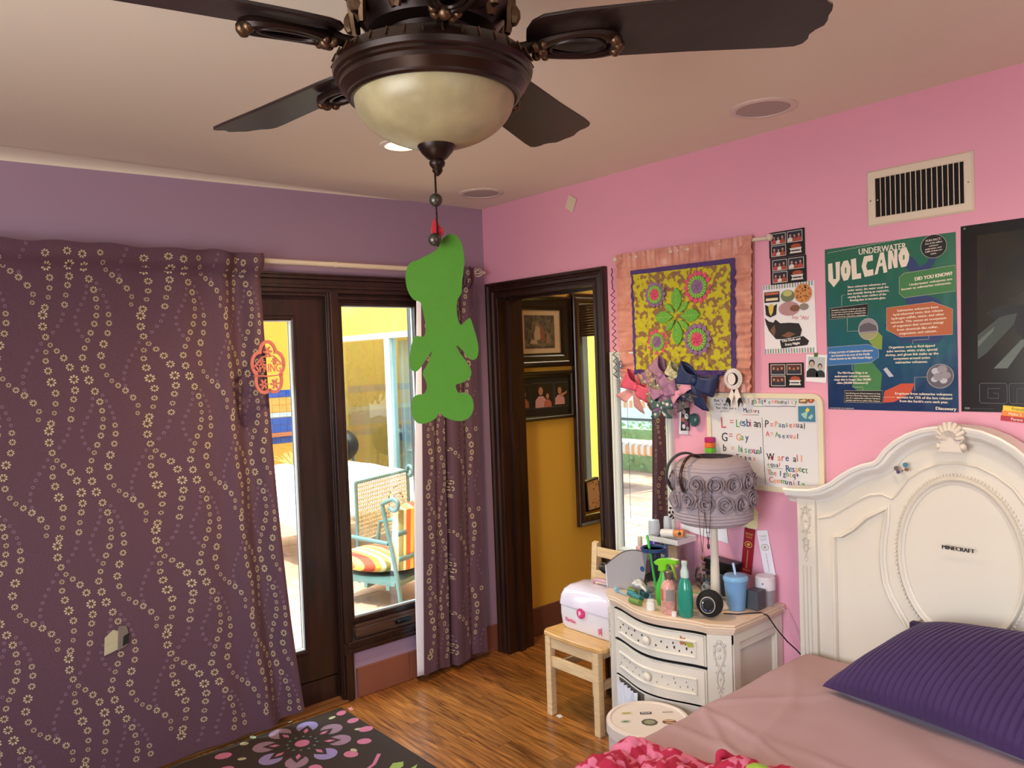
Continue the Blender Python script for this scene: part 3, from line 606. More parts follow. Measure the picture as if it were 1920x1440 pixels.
for i in range(len(poly)):
    p0, p1, p2, p3 = (Vector(poly[(i + k) % len(poly)]) for k in (-1, 0, 1, 2))
    for t in (0, .34, .67): sm.append(tuple(.5 * (2 * p1 + (p2 - p0) * t + (2 * p0 - 5 * p1 + 4 * p2 - p3) * t * t + (3 * p1 - p0 - 3 * p2 + p3) * t ** 3)))
mb = MB(); mb.prism(sm, -.004, .004, plane(org, hx, vz))
tag(build('foam_cutout', mb, P('green_felt_foam', '3b6f12', .95, var=.06, vs=60, bump=.3, bs=500, sheen_weight=.3), angle=30), 'bright green felt cut-out figure hanging from the fan pull chain', 'decoration')
mb = MB(); mc = plane(org + vz * .175 - hx * .0 + Vector((.012, -.010, 0)), hx, vz)
mb.prism([(-.011, .018), (-.014, .008), (-.012, -.002), (-.006, -.008), (-.008, -.02), (.002, -.02), (.002, -.008), (.008, 0), (.01, .008), (.004, .012), (-.006, .03)], -.005, .005, mc)
tag(build('red_clip', mb, P('glossy_red', 'a01824', .25, var=0), bevel=.001), 'small glossy red clip holding the green cut-out on the chain', 'clip')

# ceiling fittings
def speaker(x, y, nm):
    t = thing('ceiling_speaker', nm, 'speaker', (x, y, H), 'round ceiling speakers')
    mb = MB(); mb.lathe([(.116, H), (.116, H - .004), (.108, H - .007), (.094, H - .006), (.093, H - .002), (.093, H)], 48, (x, y, 0)); build('rim', mb, P('speaker_rim', 'd8cabf', .5), t)
    mb = MB(); mb.lathe([(.001, H - .003), (.0935, H - .003), (.0935, H)], 40, (x, y, 0)); build('grille', mb, two('speaker_mesh', '9a8f88', 'b5aaa2', .7, 'voronoi', 900, (1, 1, 1), .2, .6), t)
speaker(1.99, -.292, 'round flush ceiling speaker above the air vent side of the room')
speaker(.349, -.281, 'round flush ceiling speaker near the corner above the doorway')
t = thing('recessed_light', 'lit recessed ceiling lamp behind the fan bowl', 'ceiling lamp', (.89, -1.111, H), 'recessed lamps')
mb = MB(); mb.lathe([(.085, H), (.085, H - .004), (.065, H - .006), (.06, H - .002), (.06, H)], 36, (.89, -1.111, 0)); build('trim_ring', mb, P('lamp_trim', 'e5dcd2', .4), t)
mb = MB(); mb.lathe([(.001, H - .008), (.03, H - .009), (.052, H - .003), (.056, H)], 28, (.89, -1.111, 0))
build('bulb', mb, P('lit_bulb', 'ffffff', .5, var=0, emission_color='ffd79a', emission_strength=40.0), t)
mb = MB(); mb.lathe([(.001, H - .002), (.02, H - .004), (.03, H - .002)], 20, (2.03, -.8, 0))
# air vent
v = thing('air_vent', 'ivory metal air vent with vertical louvres high on the pink wall', 'vent', (2.397, 0, 2.115))
bk = back(0)
mb = MB(); frame(mb, 2.252, 2.543, 2.145, 2.282, [(0, -.0), (0, .008), (.003, .01), (.024, .01), (.03, .004), (.03, 0)], bk); build('frame', mb, VENTM, v, angle=25)
mb = MB(); mb.box(2.25, 2.545, -.003, -.001, 2.143, 2.284); build('duct', mb, DARKI, v)
sl = None
for i in range(16):
    x = 2.267 + .0172 * i; mb = MB()
    mb.prism([(0, 0), (.0025, 0), (.0065, .007), (.004, .007)], 2.145, 2.282, lambda u, q, w, x=x: (x + u, -.002 - q, w))
    if sl is None: sl = build('louvre', mb, VENTM, v, loc=(x, 0, 2.145), angle=0)
    else: copy_at(sl, v, (x, 0, 2.145))
mb = MB(); [mb.tube([(x, -.009, z), (x, -.0125, z)], .003, 8) for x, z in ((2.237, 2.205), (2.558, 2.21))]; mb.sphere((2.26, -.006, 2.205), .004, 8); build('screw', mb, CHROME, v)
# scrap of paper near the ceiling
mb = MB(); mb.prism([(-.021, .045), (.031, .012), (.0, -.052), (-.05, -.016)], .001, .006, lambda u, q, w: (.734 + u, -w - .004 * (u > 0), 2.462 + q))
tag(build('wall_note', mb, P('cream_note', 'd9cdb0', .7), angle=0), 'tilted cream scrap of paper on the pink wall near the ceiling', 'note')
# ================================================================ HALL PICTURES AND MIRRORS
mpl = lef(0)
BF = two('black_brown_frame', '0e0807', '1c100c', .3, 'noise', 5, (8, 8, 8), .3, .7, coat=.3)
p = thing('framed_picture', 'dark framed old painting with wide cream mat on the yellow hall wall', 'picture', (0, .44, 1.65))
mb = MB(); frame(mb, .247, .585, 1.715, 1.978, [(0, .0), (0, .012), (.012, .014), (.02, .02), (.05, .022), (.06, .03), (.075, .034), (.084, .026), (.088, 0)], mpl); build('picture_frame', mb, BF, p, angle=25)
mb = MB(); mb.prism(rect(.245, .587, 1.713, 1.98), .001, .006, mpl); build('mat_board', mb, P('cream_mat', 'cdb183', .8, var=.03), p)
mb = MB(); mb.prism(rect(.287, .533, 1.745, 1.947), .006, .0075, mpl, 0)
for pts, m in (([(.3, 1.76), (.35, 1.9), (.39, 1.94), (.45, 1.88), (.5, 1.93), (.52, 1.8), (.5, 1.76)], 1), ([(.36, 1.83), (.38, 1.885), (.405, 1.88), (.42, 1.84), (.41, 1.80), (.365, 1.79)], 2), ([(.375, 1.885), (.39, 1.905), (.405, 1.89), (.40, 1.875)], 3),
               ([(.41, 1.85), (.43, 1.90), (.447, 1.85), (.452, 1.79), (.42, 1.785)], 4), ([(.325, 1.775), (.34, 1.80), (.385, 1.79), (.39, 1.77)], 2), ([(.46, 1.78), (.47, 1.84), (.485, 1.83), (.49, 1.77)], 3)):
    mb.poly(pts, mpl, .0078 + m * .0002, m)
build('painting', mb, [two('old_oil_umber', '40352a', '6b5a42', .5, 'noise', 22), two('old_oil_olive', '4a4230', '75694a', .5, 'noise', 30), P('oil_cream', 'b59a78', .5), P('oil_flesh', '9a6d4c', .5), P('oil_rust', '8a5236', .5)], p, angle=0)
p = thing('framed_picture', 'long black frame with three family photographs below the old painting', 'picture', (0, .45, 1.305))
mb = MB(); frame(mb, .20, .645, 1.335, 1.572, [(0, 0), (0, .014), (.008, .016), (.014, .022), (.024, .024), (.030, .016), (.033, 0)], mpl); build('picture_frame', mb, BF, p, angle=25)
mb = MB(); mb.prism(rect(.198, .647, 1.333, 1.574), .001, .006, mpl); build('mat_board', mb, P('black_mat', '0c0c0e', .6, var=0), p)
SKIN = P('photo_skin_tone', 'b5785a', .5, var=.1, vs=60); HAIR = P('photo_brown_hair', '3a2016', .5); PKS = P('photo_pink_shirt', 'c79089', .5); ORS = P('photo_coral_shirt', 'b0604a', .5); EDGE = P('photo_grey_edge', '6d6d70', .5); BKP = P('photo_black', '0a0a0c', .45, var=0)
def figure(mb, mp, x, y, h, w, shirt=4, hair=3, skin=2):
    """printed bust: shoulders, head, hair"""
    mb.poly([(x - .32 * h, y), (x - .3 * h, y + .3 * h), (x - .12 * h, y + .46 * h), (x + .12 * h, y + .46 * h), (x + .3 * h, y + .3 * h), (x + .33 * h, y)], mp, w, shirt)
    mb.poly(ring(12, h * .17, 0, .95, 1.15, (x, y + .72 * h)), mp, w + .0001, hair)
    mb.poly(ring(12, h * .145, 0, .85, 1.15, (x, y + .66 * h)), mp, w + .0002, skin)
    mb.poly([(x - .06 * h, y + .575 * h), (x + .06 * h, y + .575 * h), (x, y + .555 * h)], mp, w + .0003, shirt)
for a, b_, c, d, fg in ((.200, .308, 1.378, 1.53, ((.262, 1.385, .12, 5),)), (.322, .507, 1.379, 1.533, ((.40, 1.38, .15, 4), (.455, 1.38, .1, 5))), (.517, .636, 1.38, 1.532, ((.56, 1.39, .13, 4),))):
    mb = MB(); mb.prism(rect(a, b_, c, d), .006, .007, mpl, 0); mb.poly(rect(a + .0015, b_ - .0015, c + .0015, d - .0015), mpl, .0073, 1)
    for i, (x, y, h, s) in enumerate(fg): figure(mb, mpl, x, y + .004, h, .0076 + .0006 * i, s)
    if a > .5: mb.poly([(.555, 1.455), (.61, 1.47), (.625, 1.48), (.62, 1.462), (.57, 1.438)], mpl, .0082, 2)
    build('photograph', mb, [EDGE, BKP, SKIN, HAIR, PKS, ORS], p, angle=0)
p = thing('wall_mirror', 'tall dark framed mirror on the yellow hall wall', 'mirror', (0, .95, .6))
mb = MB(); frame(mb, .745, 1.23, .665, 2.025, [(0, .004), (0, .018), (.008, .02), (.012, .028), (.03, .03), (.04, .022), (.05, .03), (.058, .034), (.063, .028), (.065, 0)], mpl); build('mirror_frame', mb, two('walnut_frame', '1e100a', '4b2c1a', .3, 'noise', 4, (10, 10, 1), .35, .7, coat=.3), p, angle=25)
mb = MB(); mb.prism(rect(.743, 1.232, .663, 2.027), .001, .005, mpl); build('mirror_glass', mb, MIRRORM, p, angle=0)
p = thing('framed_picture', 'small red floral picture leaning in the corner of the hall mirror', 'picture', (.03, .85, .67))
mb = MB(); mb.prism([(.765, .685), (.90, .69), (.87, .90), (.752, .885)], .007, .02, mpl); build('picture_frame', mb, BF, p)
mb = MB(); mb.prism([(.775, .697), (.888, .702), (.862, .886), (.764, .874)], .02, .021, mpl); build('picture_print', mb, two('red_floral_print', '7a2b1f', 'c79a62', .5, 'voronoi', 40, (1, 1, 1), .1, .4), p, angle=0)
# hall window reflected in that mirror
hw = slab('window_3', [(.86, .9, 1.86, 1.9, .5, 2.15), (1.32, 1.36, 1.86, 1.9, .5, 2.15), (.86, 1.36, 1.86, 1.9, 2.1, 2.15), (.86, 1.36, 1.86, 1.9, .5, .56), (1.08, 1.12, 1.88, 1.94, .56, 2.1)], P('blue_grey_frame', '8a9aa0', .5))
mb = MB(); mb.box(.9, 1.32, 1.93, 1.935, .56, 2.1); build('pane', mb, GLASS, hw)
mb = MB(); [mb.tube([(.87, 1.84, 1.86 + .022 * i), (1.35, 1.84, 1.86 + .022 * i)], .011, 6) for i in range(12)]
build('roman_shade', mb, P('brown_woven_shade', '3b2314', .8, var=.3, vs=60), hw, kind='stuff')
slab('wall_courtyard', [(-.15, 3.5, 3.4, 3.5, -.1, 3)], P('courtyard_yellow', 'e6b84a', .8)); slab('floor_courtyard', [(0, 3.5, 2, 3.4, -.15, -.05)], P('courtyard_floor', 'c9b7a0', .8))
# white mirror on the pink wall
bk = back(0)
p = thing('wall_mirror', 'tall white framed mirror on the pink wall reflecting the patio', 'mirror', (1.14, 0, .735))
WF = P('white_mirror_frame', 'd6dbd2', .35, var=.03)
mb = MB(); frame(mb, 1.0, 1.288, .76, 1.67, [(0, .004), (0, .014), (.006, .02), (.012, .02), (.015, .014), (.019, .014), (.022, .022), (.03, .024), (.034, .018), (.035, 0)], bk); build('mirror_frame', mb, WF, p, angle=25)
mb = MB(); mb.prism(rect(.998, 1.29, .758, 1.672), .001, .005, bk); build('mirror_glass', mb, MIRRORM, p, angle=0)
# zigzag cords hanging at the mirror's left edge
mb = MB(); pts = []
for i in range(34): t = i / 33; pts.append((1.012 + (.013 if i % 2 else -.011) * (1 if i > 6 else .25), -.032 - .002 * (i % 3), 2.10 - .52 * t))
mb.tube(pts, .0028, 5); tag(build('ribbon_garland', mb, P('dark_violet_cord', '3a2440', .6)), 'dark violet zigzag cord hanging beside the quilt and white mirror', 'garland')
mb = MB(); pts = [(1.030 + (.009 if i % 2 else -.009), -.03, 1.66 - .16 * i / 24) for i in range(25)]
mb.tube(pts, .0022, 5); mb.tube([(1.035, -.028, 1.66), (1.036, -.028, 1.12), (1.034, -.028, .9)], .001, 5); mb.tube(ring3 := [(1.045 + .013 * cos(a), -.03, 1.643 + .016 * sin(a)) for a in [i * .5 for i in range(13)]], .003, 6)
tag(build('bead_necklace', mb, P('slate_blue_beads', '5b6a86', .4)), 'slate blue bead cord hung on the top left corner of the white mirror', 'necklace')

# ================================================================ QUILT
q = thing('wall_quilt', 'hanging flower quilt with salmon border and purple inner band', 'quilt', (1.39, 0, 1.51))
def qmap(u, v, w):   # u, v in 0..1 over the outer rectangle, slightly crooked
    x = (1.031 + .730 * u) + (.004 - .022 * u) * (1 - v); z = 1.53 + .632 * v - .016 * u * (1 - v) - .010 * u * v
    return (x, -.018 - w, z)
def qh(u, v):
    h = .006 * nz(u * 9, v * 9, 3) + .004 * nz(u * 22, v * 22, 7)
    e = min(u, 1 - u, v, 1 - v)
    if e < .125: k = (nz(u * 40, v * 3, 1) if min(v, 1 - v) < min(u, 1 - u) else nz(v * 34, u * 3, 5)); h += .013 * k
    else: h += .0075 * nz(u * 30, v * 30, 2)
    return .010 + h + .01 * math.exp(-((u - 1) / .05) ** 2) * (1 - v)
def region(u0, u1, v0, v1, nu, nv, mi, mb, lift=0): mb.grid(lambda a, b: qmap(u0 + (u1 - u0) * a, v0 + (v1 - v0) * b, qh(u0 + (u1 - u0) * a, v0 + (v1 - v0) * b) + lift), nu, nv, mi)
SAL = two('salmon_satin', 'bd7a6c', 'd79a87', .4, 'noise', 20, (1, 1, 1), .3, .7); PUR = P('purple_band_cloth', '4b3570', .8, var=.2, vs=60)
YEL = two('yellow_brown_print', '8a6844', 'bdb520', .75, 'noise', 40, (1, 1, 1), .44, .5, .3, detail=1)
mb = MB(); region(0, 1, 0, 1, 110, 100, 0, mb, -.004)
mb.grid(lambda a, b: ((lambda p: (p[0], -.008, p[2]))(qmap(a, b, 0))), 4, 4, 0)
build('quilt_border', mb, SAL, q, angle=60)
mb = MB(); region(.126, .896, .105, .868, 90, 90, 0, mb, .0012); build('quilt_band', mb, PUR, q, angle=60)
mb = MB(); region(.149, .867, .142, .835, 120, 120, 0, mb, .003); build('quilt_panel', mb, YEL, q, angle=60)
qc = lambda x, z: ((x - 1.031 + .01) / .73, (z - 1.53 + .006) / .632)
VIO = P('applique_violet', '8b6790', .75, var=.15, vs=80); PNK = P('applique_pink', 'd0506e', .75, var=.15, vs=80); GRN = P('applique_green', '5fa838', .75, var=.2, vs=80); LGN = P('applique_lime', '94c65a', .75)
def rosette(x, z, r, outer, mid, core):
    u, v = qc(x, z); w0 = qh(u, v) + .004
    mp_ = lambda a, b, w: (x + a, -.018 - w0 - w, z + b)
    f = MB()
    n = 14
    for k in range(n):
        t = 2 * pi * k / n; c, s = cos(t), sin(t); pts = [(.55, -.2), (.8, -.17), (1.0, -.0), (.8, .17), (.55, .2)]
        f.prism([(r * (c * p - s * h), r * (s * p + c * h)) for p, h in pts], 0, .005, mp_, 0)
    f.prism(ring(28, r * .66), 0, .006, mp_, 1)
    for k in range(20): t = 2 * pi * k / 20; f.tube([mp_(r * .42 * cos(t), r * .42 * sin(t), .007), mp_(r * .64 * cos(t + .15), r * .64 * sin(t + .15), .008)], r * .05, 5, 2)
    f.prism(ring(24, r * .42), 0, .0085, mp_, 3)
    for k in range(6): t = 2 * pi * k / 6; f.tube([mp_(r * q_ * cos(t + q_ * 2.4), r * q_ * sin(t + q_ * 2.4), .010) for q_ in (.04, .15, .26, .38)], [r * .07, r * .06, r * .05, r * .03], 5, 3)
    build('flower_applique', f, [outer, mid, LGN, core], q, angle=40)
rosette(1.272, 1.953, .062, VIO, GRN, PNK); rosette(1.500, 1.967, .074, PNK, GRN, VIO); rosette(1.270, 1.74, .062, PNK, GRN, VIO); rosette(1.492, 1.742, .074, VIO, GRN, PNK)
for an, ln in ((90, .125), (0, .12), (180, .12), (270, .125)) + tuple((45 + 90 * k, .085) for k in range(4)):
    t = radians(an); c, s = cos(t), sin(t); wd = .026 if ln > .1 else .013; f = MB(); u, v = qc(1.387, 1.848); w0 = qh(u, v) + .006
    pts = [(.02, 0)] + [(.03 + (ln - .03) * i / 8, wd * sin(pi * i / 8) ** .7 * (1 + .12 * (i % 2))) for i in range(1, 8)] + [(ln, 0)] + [(.03 + (ln - .03) * i / 8, -wd * sin(pi * i / 8) ** .7 * (1 + .12 * (i % 2))) for i in range(7, 0, -1)]
    mp_ = lambda a, b, w: (1.387 + a * c - b * s, -.018 - w0 - w, 1.848 + a * s + b * c)
    f.prism(pts, -.004, .004, mp_, 0); f.tube([mp_(.02, 0, .005), mp_(ln * .95, 0, .005)], .0016, 5, 1)
    for i in range(2, 7): [f.tube([mp_(ln * i / 8, 0, .005), mp_(ln * (i + 1) / 8, wd * .6 * k, .005)], .0012, 4, 1) for k in (-1, 1)]
    build('leaf_applique', f, [GRN, LGN], q, angle=40)
rdq = thing('quilt_rod', 'white wooden rod holding the flower quilt', 'rod', (1.43, -.03, 2.135))
mb = MB(); mb.tube([(1.028, -.012, 2.142), (1.83, -.012, 2.132)], .008, 12); build('rod', mb, IV, rdq)
for x, z in ((1.022, 2.142), (1.836, 2.132)): mb = MB(); mb.sphere((x, -.0165, z), .0145, 14); build('knob', mb, IV, rdq)

# ================================================================ BOWS AND ROSETTE
def bow(x, z, s, mats, label, rot=0, y=-.05, tails=True):
    """folded ribbon bow, both loops puffed"""
    mb = MB(); M = Matrix.Translation((x, y, z)) @ Matrix.Rotation(rot, 4, 'Y')
    for k in (-1, 1):
        def lp(u, v, k=k):
            a = 2 * pi * u; r = s * (.5 + .5 * cos(a)); w = (.30 + .62 * (r / s) ** .7) * s
            return (k * r * 1.0, -.30 * s * sin(a) - .04 * s, (v - .5) * w * (1 + .12 * sin(3 * a + k)) + .05 * s * cos(a * 2) + .1 * s * r / s)
        mb.grid(lp, 22, 6, 0)
        if tails: mb.grid(lambda u, v, k=k: (k * s * (.05 + .55 * v) + (u - .5) * s * (.35 + .45 * v), -.06 * s - .12 * s * sin(v * 3 + k) - .05 * s * cos(u * 6), -s * (.05 + 1.05 * v) + .1 * s * abs(u - .5) * 2 * v), 6, 9, 1 % len(mats))
    mb.sphere((0, -.22 * s, 0), .17 * s, 12, 0, (1, .8, 1.15)); mb.xf(M)
    return tag(build('hair_bow', mb, mats, angle=60, solid=.0012), label, 'bow', 'hair bows pinned under the quilt')
bow(1.165, 1.535, 0.090, [P('coral_pink_ribbon', 'd2536d', .6, var=.1, vs=30), P('pale_pink_ribbon', 'cf9290', .6)], 'coral pink hair bow with pale tails, leftmost of the bows', .5)
bow(1.262, 1.565, 0.064, [two('grey_tan_print_ribbon', '6d6f6c', 'c79c7a', .6, 'noise', 60)], 'grey and tan patterned hair bow beside the coral one', 1.2, -.055)
bow(1.318, 1.590, 0.080, [two('lavender_tiedye', '9a6c98', 'a87f8e', .6, 'noise', 40)], 'lavender tie-dye hair bow, topmost of the cluster', .9, -.06)
bow(1.335, 1.515, 0.074, [two('mauve_tiedye', '8b5f86', 'ab7a96', .6, 'noise', 40)], 'mauve folded hair bow below the lavender one', -.2, -.075)
bow(1.285, 1.505, 0.053, [two('white_green_amber_print', 'ded8cc', '7b7a5a', .6, 'voronoi', 60, (1, 1, 1), .2, .45)], 'white hair bow printed with amber drops, at lower left of the cluster', 2.4, -.07)
bow(1.325, 1.462, 0.058, [two('white_teal_heart_print', 'd8d6cc', '3c5a58', .6, 'voronoi', 45, (1, 1, 1), .25, .4)], 'white and teal printed hair bow, lowest of the cluster', 0, -.08)
bow(1.405, 1.588, 0.066, [two('cream_flower_print', 'dcd4bc', '9a9a5c', .6, 'noise', 70)], 'cream flower print hair bow between the lavender and navy ones', .6, -.065)
bow(1.425, 1.515, 0.064, [P('pink_lash_ribbon', 'd492a8', .6), two('white_lash_print', 'e2dcdc', '4a4446', .6, 'voronoi', 55, (1, 1, 1), .12, .2)], 'white hair bow with eyelash marks and pink folds', -.6, -.07)
bow(1.500, 1.565, 0.101, [P('navy_ribbon', '1b2a55', .5, var=.15, vs=20)], 'large navy blue hair bow, rightmost of the cluster', .35, -.06)
mb = MB(); cx, cz = 1.672, 1.572; mp_ = lambda u, v, w: (cx + u, -.047 - w, cz + v)
for rr, n, w in ((.046, 30, 0), (.038, 26, .004)):
    vs = [mp_(0, 0, w)] + [mp_((rr if k % 2 else rr * .9) * cos(pi * k / n), (rr if k % 2 else rr * .9) * sin(pi * k / n), w + (.003 if k % 2 else 0)) for k in range(2 * n)]
    mb.add(vs, [(0, 1 + k, 1 + (k + 1) % (2 * n)) for k in range(2 * n)], 0)
mb.prism(ring(28, .026), .004, .008, mp_, 1); mb.prism(ring(28, .024, 0, .8, 1, (-.003, .0)), .008, .0095, mp_, 0)
for k in (-1, 1):
    mb.prism([(-.012 * k + .0, -.03), (.010 * k + .004, -.03), (.042 * k, -.105), (.030 * k, -.095), (.020 * k, -.118)], -.004, -.002, mp_, 0)
    mb.prism([(.024 * k, -.078), (.031 * k + .003 * k, -.078), (.042 * k, -.105), (.030 * k, -.095), (.020 * k, -.118), (.016 * k, -.09)], -.0019, -.001, mp_, 1)
tag(build('award_rosette', mb, [P('white_satin', 'e3dcd6', .4), P('black_satin', '101014', .4)], angle=0), 'white and black pleated award rosette pinned at the quilt corner', 'rosette')

# ================================================================ PAPERS AND POSTERS (flat print: coloured shapes on thin sheets)
def INK(c): return P('ink_' + c, c, .55, var=0)
def photostrip(x0, x1, z0, z1, label, warm):
    mp_ = back(-.001); mb = MB(); mb.prism(rect(x0, x1, z0, z1), 0, .0022, mp_, 0); w, h = x1 - x0, z1 - z0
    for i, j in ((0, 1), (1, 1), (0, 0)):
        a, c = x0 + w * (.06 + .46 * i), z0 + h * (.06 + .46 * j); mb.poly(rect(a, a + w * .42, c, c + h * .42), mp_, .0026, 1); mb.poly(rect(a + .002, a + w * .42 - .002, c + .002, c + h * .42 - .002), mp_, .0028, 5 if warm else 2)
        for k in range(3): figure(mb, mp_, a + w * (.09 + .12 * k), c + .003, h * (.34 - .04 * (k % 2)), .003 + .0005 * k, (3, 1, 6)[(k + i) % 3] if not warm else 2, 2, 4)
    mb.poly(ring(14, w * .14, 0, 1, .45, (x0 + w * .76, z0 + h * .36)), mp_, .003, 6); mb.poly([(x0 + w * .58, z0 + h * .1), (x0 + w * .62, z0 + h * .2), (x0 + w * .58, z0 + h * .3), (x0 + w * .92, z0 + h * .3), (x0 + w * .89, z0 + h * .2), (x0 + w * .92, z0 + h * .1)], mp_, .0032, 1)
    mb.poly(rect(x0 + w * .63, x0 + w * .87, z0 + h * .17, z0 + h * .22), mp_, .0034, 2)
    tag(build('photo_card', mb, [BKP, INK('d9d4cc'), INK('1c2438'), INK('b04848'), INK('c08a6c'), INK('5a2c22'), INK('a3482a')], angle=0), label, 'photo', 'photo booth cards')
photostrip(1.825, 1.977, 2.048, 2.151, 'photo booth card of four frames, topmost of the column', False)
photostrip(1.828, 1.981, 1.944, 2.047, 'photo booth card of four frames, directly above the dog collage', False)
photostrip(1.809, 1.960, 1.535, 1.633, 'reddish photo booth card of four frames above the whiteboard', True)
# collage sheet
mp0 = lambda u, v, w: (u, -.002 - w, v)
mb = MB(); mb.grid(lambda u, v: mp0(1.791 + .220 * u + .004 * (1 - v), 1.670 + .276 * v, 0), 12, 12, 0)
for k in range(19):
    for z0_ in (1.670, 1.926): mb.poly(rect(1.794 + .0114 * k, 1.800 + .0114 * k, z0_ + .001, z0_ + .0195), mp0, .001, (1, 2, 3)[k % 3])
for pts, m in ((rect(1.798, 1.865, 1.875, 1.917), 4), (rect(1.802, 1.861, 1.905, 1.914), 5), (rect(1.805, 1.858, 1.882, 1.892), 6), (ring(14, .03, 0, 1, .8, (1.90, 1.895)), 7), (ring(12, .02, 0, 1, .6, (1.90, 1.905)), 8), (ring(20, .037, 0, 1, 1, (1.965, 1.900)), 9),
               (ring(16, .045, 0, 1, .62, (1.905, 1.845)), 10), (ring(10, .022, 0, 1, .6, (1.93, 1.845)), 11), (ring(8, .02, 0, 1, .7, (1.968, 1.848)), 12),
               ([(1.80, 1.868), (1.803, 1.826), (1.822, 1.815), (1.848, 1.825), (1.853, 1.868), (1.835, 1.858), (1.82, 1.858)], 4), ([(1.815, 1.862), (1.828, 1.87), (1.84, 1.862), (1.835, 1.835), (1.825, 1.82), (1.818, 1.835)], 13),
               ([(1.797, 1.815), (1.803, 1.79), (1.815, 1.762), (1.845, 1.728), (1.875, 1.726), (1.95, 1.735), (1.957, 1.76), (1.945, 1.785), (1.905, 1.79), (1.865, 1.79), (1.845, 1.806), (1.835, 1.794), (1.815, 1.80)], 4), ([(1.82, 1.765), (1.84, 1.785), (1.845, 1.76), (1.838, 1.74)], 11), ([(1.87, 1.74), (1.90, 1.73), (1.93, 1.745), (1.90, 1.755)], 11)):
    mb.poly(pts, mp0, .0014 + (m % 14) * .0001, m)
for k in range(26): a, r_ = R.random() * 6.28, R.random() ** .5 * .03; mb.poly(ring(5, .0035, 0, 1, 1, (1.965 + r_ * cos(a), 1.900 + r_ * sin(a))), mp0, .0026, 14)
mb.prism([(1.862, 1.722), (1.868, 1.690), (1.978, 1.700), (1.985, 1.716), (1.962, 1.735)], .001, .0022, mp0, 4)
text(mb, 'One Dark and', 1.872, 1.715, .0095, mp0, .0028, 15, rot=.08, bold=.0006); text(mb, 'Scary Night', 1.885, 1.7, .0095, mp0, .0028, 15, rot=.08, bold=.0006); text(mb, 'Say "Ah!', 1.915, 1.805, .014, mp0, .0018, 16, rot=-.12, fit=.07)
tag(build('collage_sheet', mb, [PAPER, INK('7fa3b8'), INK('b58a9a'), INK('7a9a5a'), INK('1c1a1c'), INK('c06a4a'), INK('e8d8b0'), INK('6e7a5c'), INK('b8bf70'), INK('c98a4c'), INK('b58a8e'), INK('7a5240'), INK('8c8478'), INK('d8c058'), INK('7a3e22'), INK('f2f0ec'), INK('c8606a')], angle=0), 'collage sheet of dogs and food lettered One Dark and Scary Night', 'collage')
# instant photo
mp1 = back(-.003); mb = MB(); mb.prism([(1.973, 1.664), (2.057, 1.659), (2.050, 1.553), (1.967, 1.560)], 0, .0012, mp1, 0); mb.poly([(1.98, 1.655), (2.05, 1.650), (2.044, 1.572), (1.975, 1.576)], mp1, .0015, 1)
for x, s, c in ((1.995, .075, 2), (2.028, .058, 3)): figure(mb, mp1, x, 1.575, s, .0018, c, 2, 4)
mb.prism(rect(2.005, 2.02, 1.653, 1.668), .0012, .0025, mp1, 5)
tag(build('instant_photo', mb, [PAPER, INK('b8c0c0'), INK('1a1a1e'), INK('202a2c'), INK('c0a08c'), INK('4a6a3a')], angle=0), 'white bordered instant photo of two people taped beside the green poster', 'photo')
# volcano poster
def poster_mat():
    m = bpy.data.materials.new('sea_poster_print'); m.use_nodes = True; n = m.node_tree; L = n.links.new; b = n.nodes['Principled BSDF']
    tc = n.nodes.new('ShaderNodeTexCoord'); no = n.nodes.new('ShaderNodeTexNoise'); no.inputs['Scale'].default_value = 6; no.inputs['Detail'].default_value = 4; L(tc.outputs['Object'], no.inputs['Vector'])
    sp = n.nodes.new('ShaderNodeSeparateXYZ'); L(tc.outputs['Object'], sp.inputs[0])
    a = n.nodes.new('ShaderNodeMath'); a.operation = 'MULTIPLY_ADD'; a.inputs[1].default_value = 1.25; a.inputs[2].default_value = -.28; L(sp.outputs[2], a.inputs[0])
    s = n.nodes.new('ShaderNodeMath'); s.operation = 'MULTIPLY_ADD'; s.inputs[1].default_value = .6; L(no.outputs['Fac'], s.inputs[0]); L(a.outputs[0], s.inputs[2])
    cr = n.nodes.new('ShaderNodeValToRGB'); e = cr.color_ramp.elements; e[0].position = .04; e[0].color = hexc('16305c'); e[1].position = .9; e[1].color = hexc('2c6a54')
    for p_, c_ in ((.22, '1b4a6a'), (.36, '1d5f68'), (.5, '22625a'), (.7, '2a6b52')): k = e.new(p_); k.color = hexc(c_)
    L(s.outputs[0], cr.inputs[0]); L(cr.outputs[0], b.inputs['Base Color']); b.inputs['Roughness'].default_value = .28
    n2 = n.nodes.new('ShaderNodeTexNoise'); n2.inputs['Scale'].default_value = 7; L(tc.outputs['Object'], n2.inputs['Vector']); bq = n.nodes.new('ShaderNodeBump'); bq.inputs['Strength'].default_value = .4; bq.inputs['Distance'].default_value = .02; L(n2.outputs['Fac'], bq.inputs['Height']); L(bq.outputs[0], b.inputs['Normal']); return m
vm = [poster_mat(), INK('e6dccb'), INK('0e0e12'), INK('b0603a'), INK('3d7a45'), INK('2f6ea8'), INK('7c9aa8'), INK('233a6a'), INK('7f9a3c'), INK('c04a30'), INK('8f8a92'), INK('5b5660'), INK('9a9a70'), INK('b7b7c4')]
X0, Z0 = 2.056, 1.454; U, V = .457, .602
cr2 = lambda u, v: .001
mp2 = lambda u, v, w: (u, -.001 - w - cr2(u, v), v)
def pp(x, y):
    xl = 27 + 23 * y / 1388; xr = 1133 + 20 * y / 1400; t = (x - xl) / (xr - xl); yt = 35 - 32 * t; yb = 1388 + 25 * t
    return X0 + t * U, Z0 + V - (y - yt) / (yb - yt) * V     # poster-picture space
mb = MB(); mb.grid(lambda u, v: mp2(X0 + U * u, Z0 + V * v, 0), 40, 40, 0)
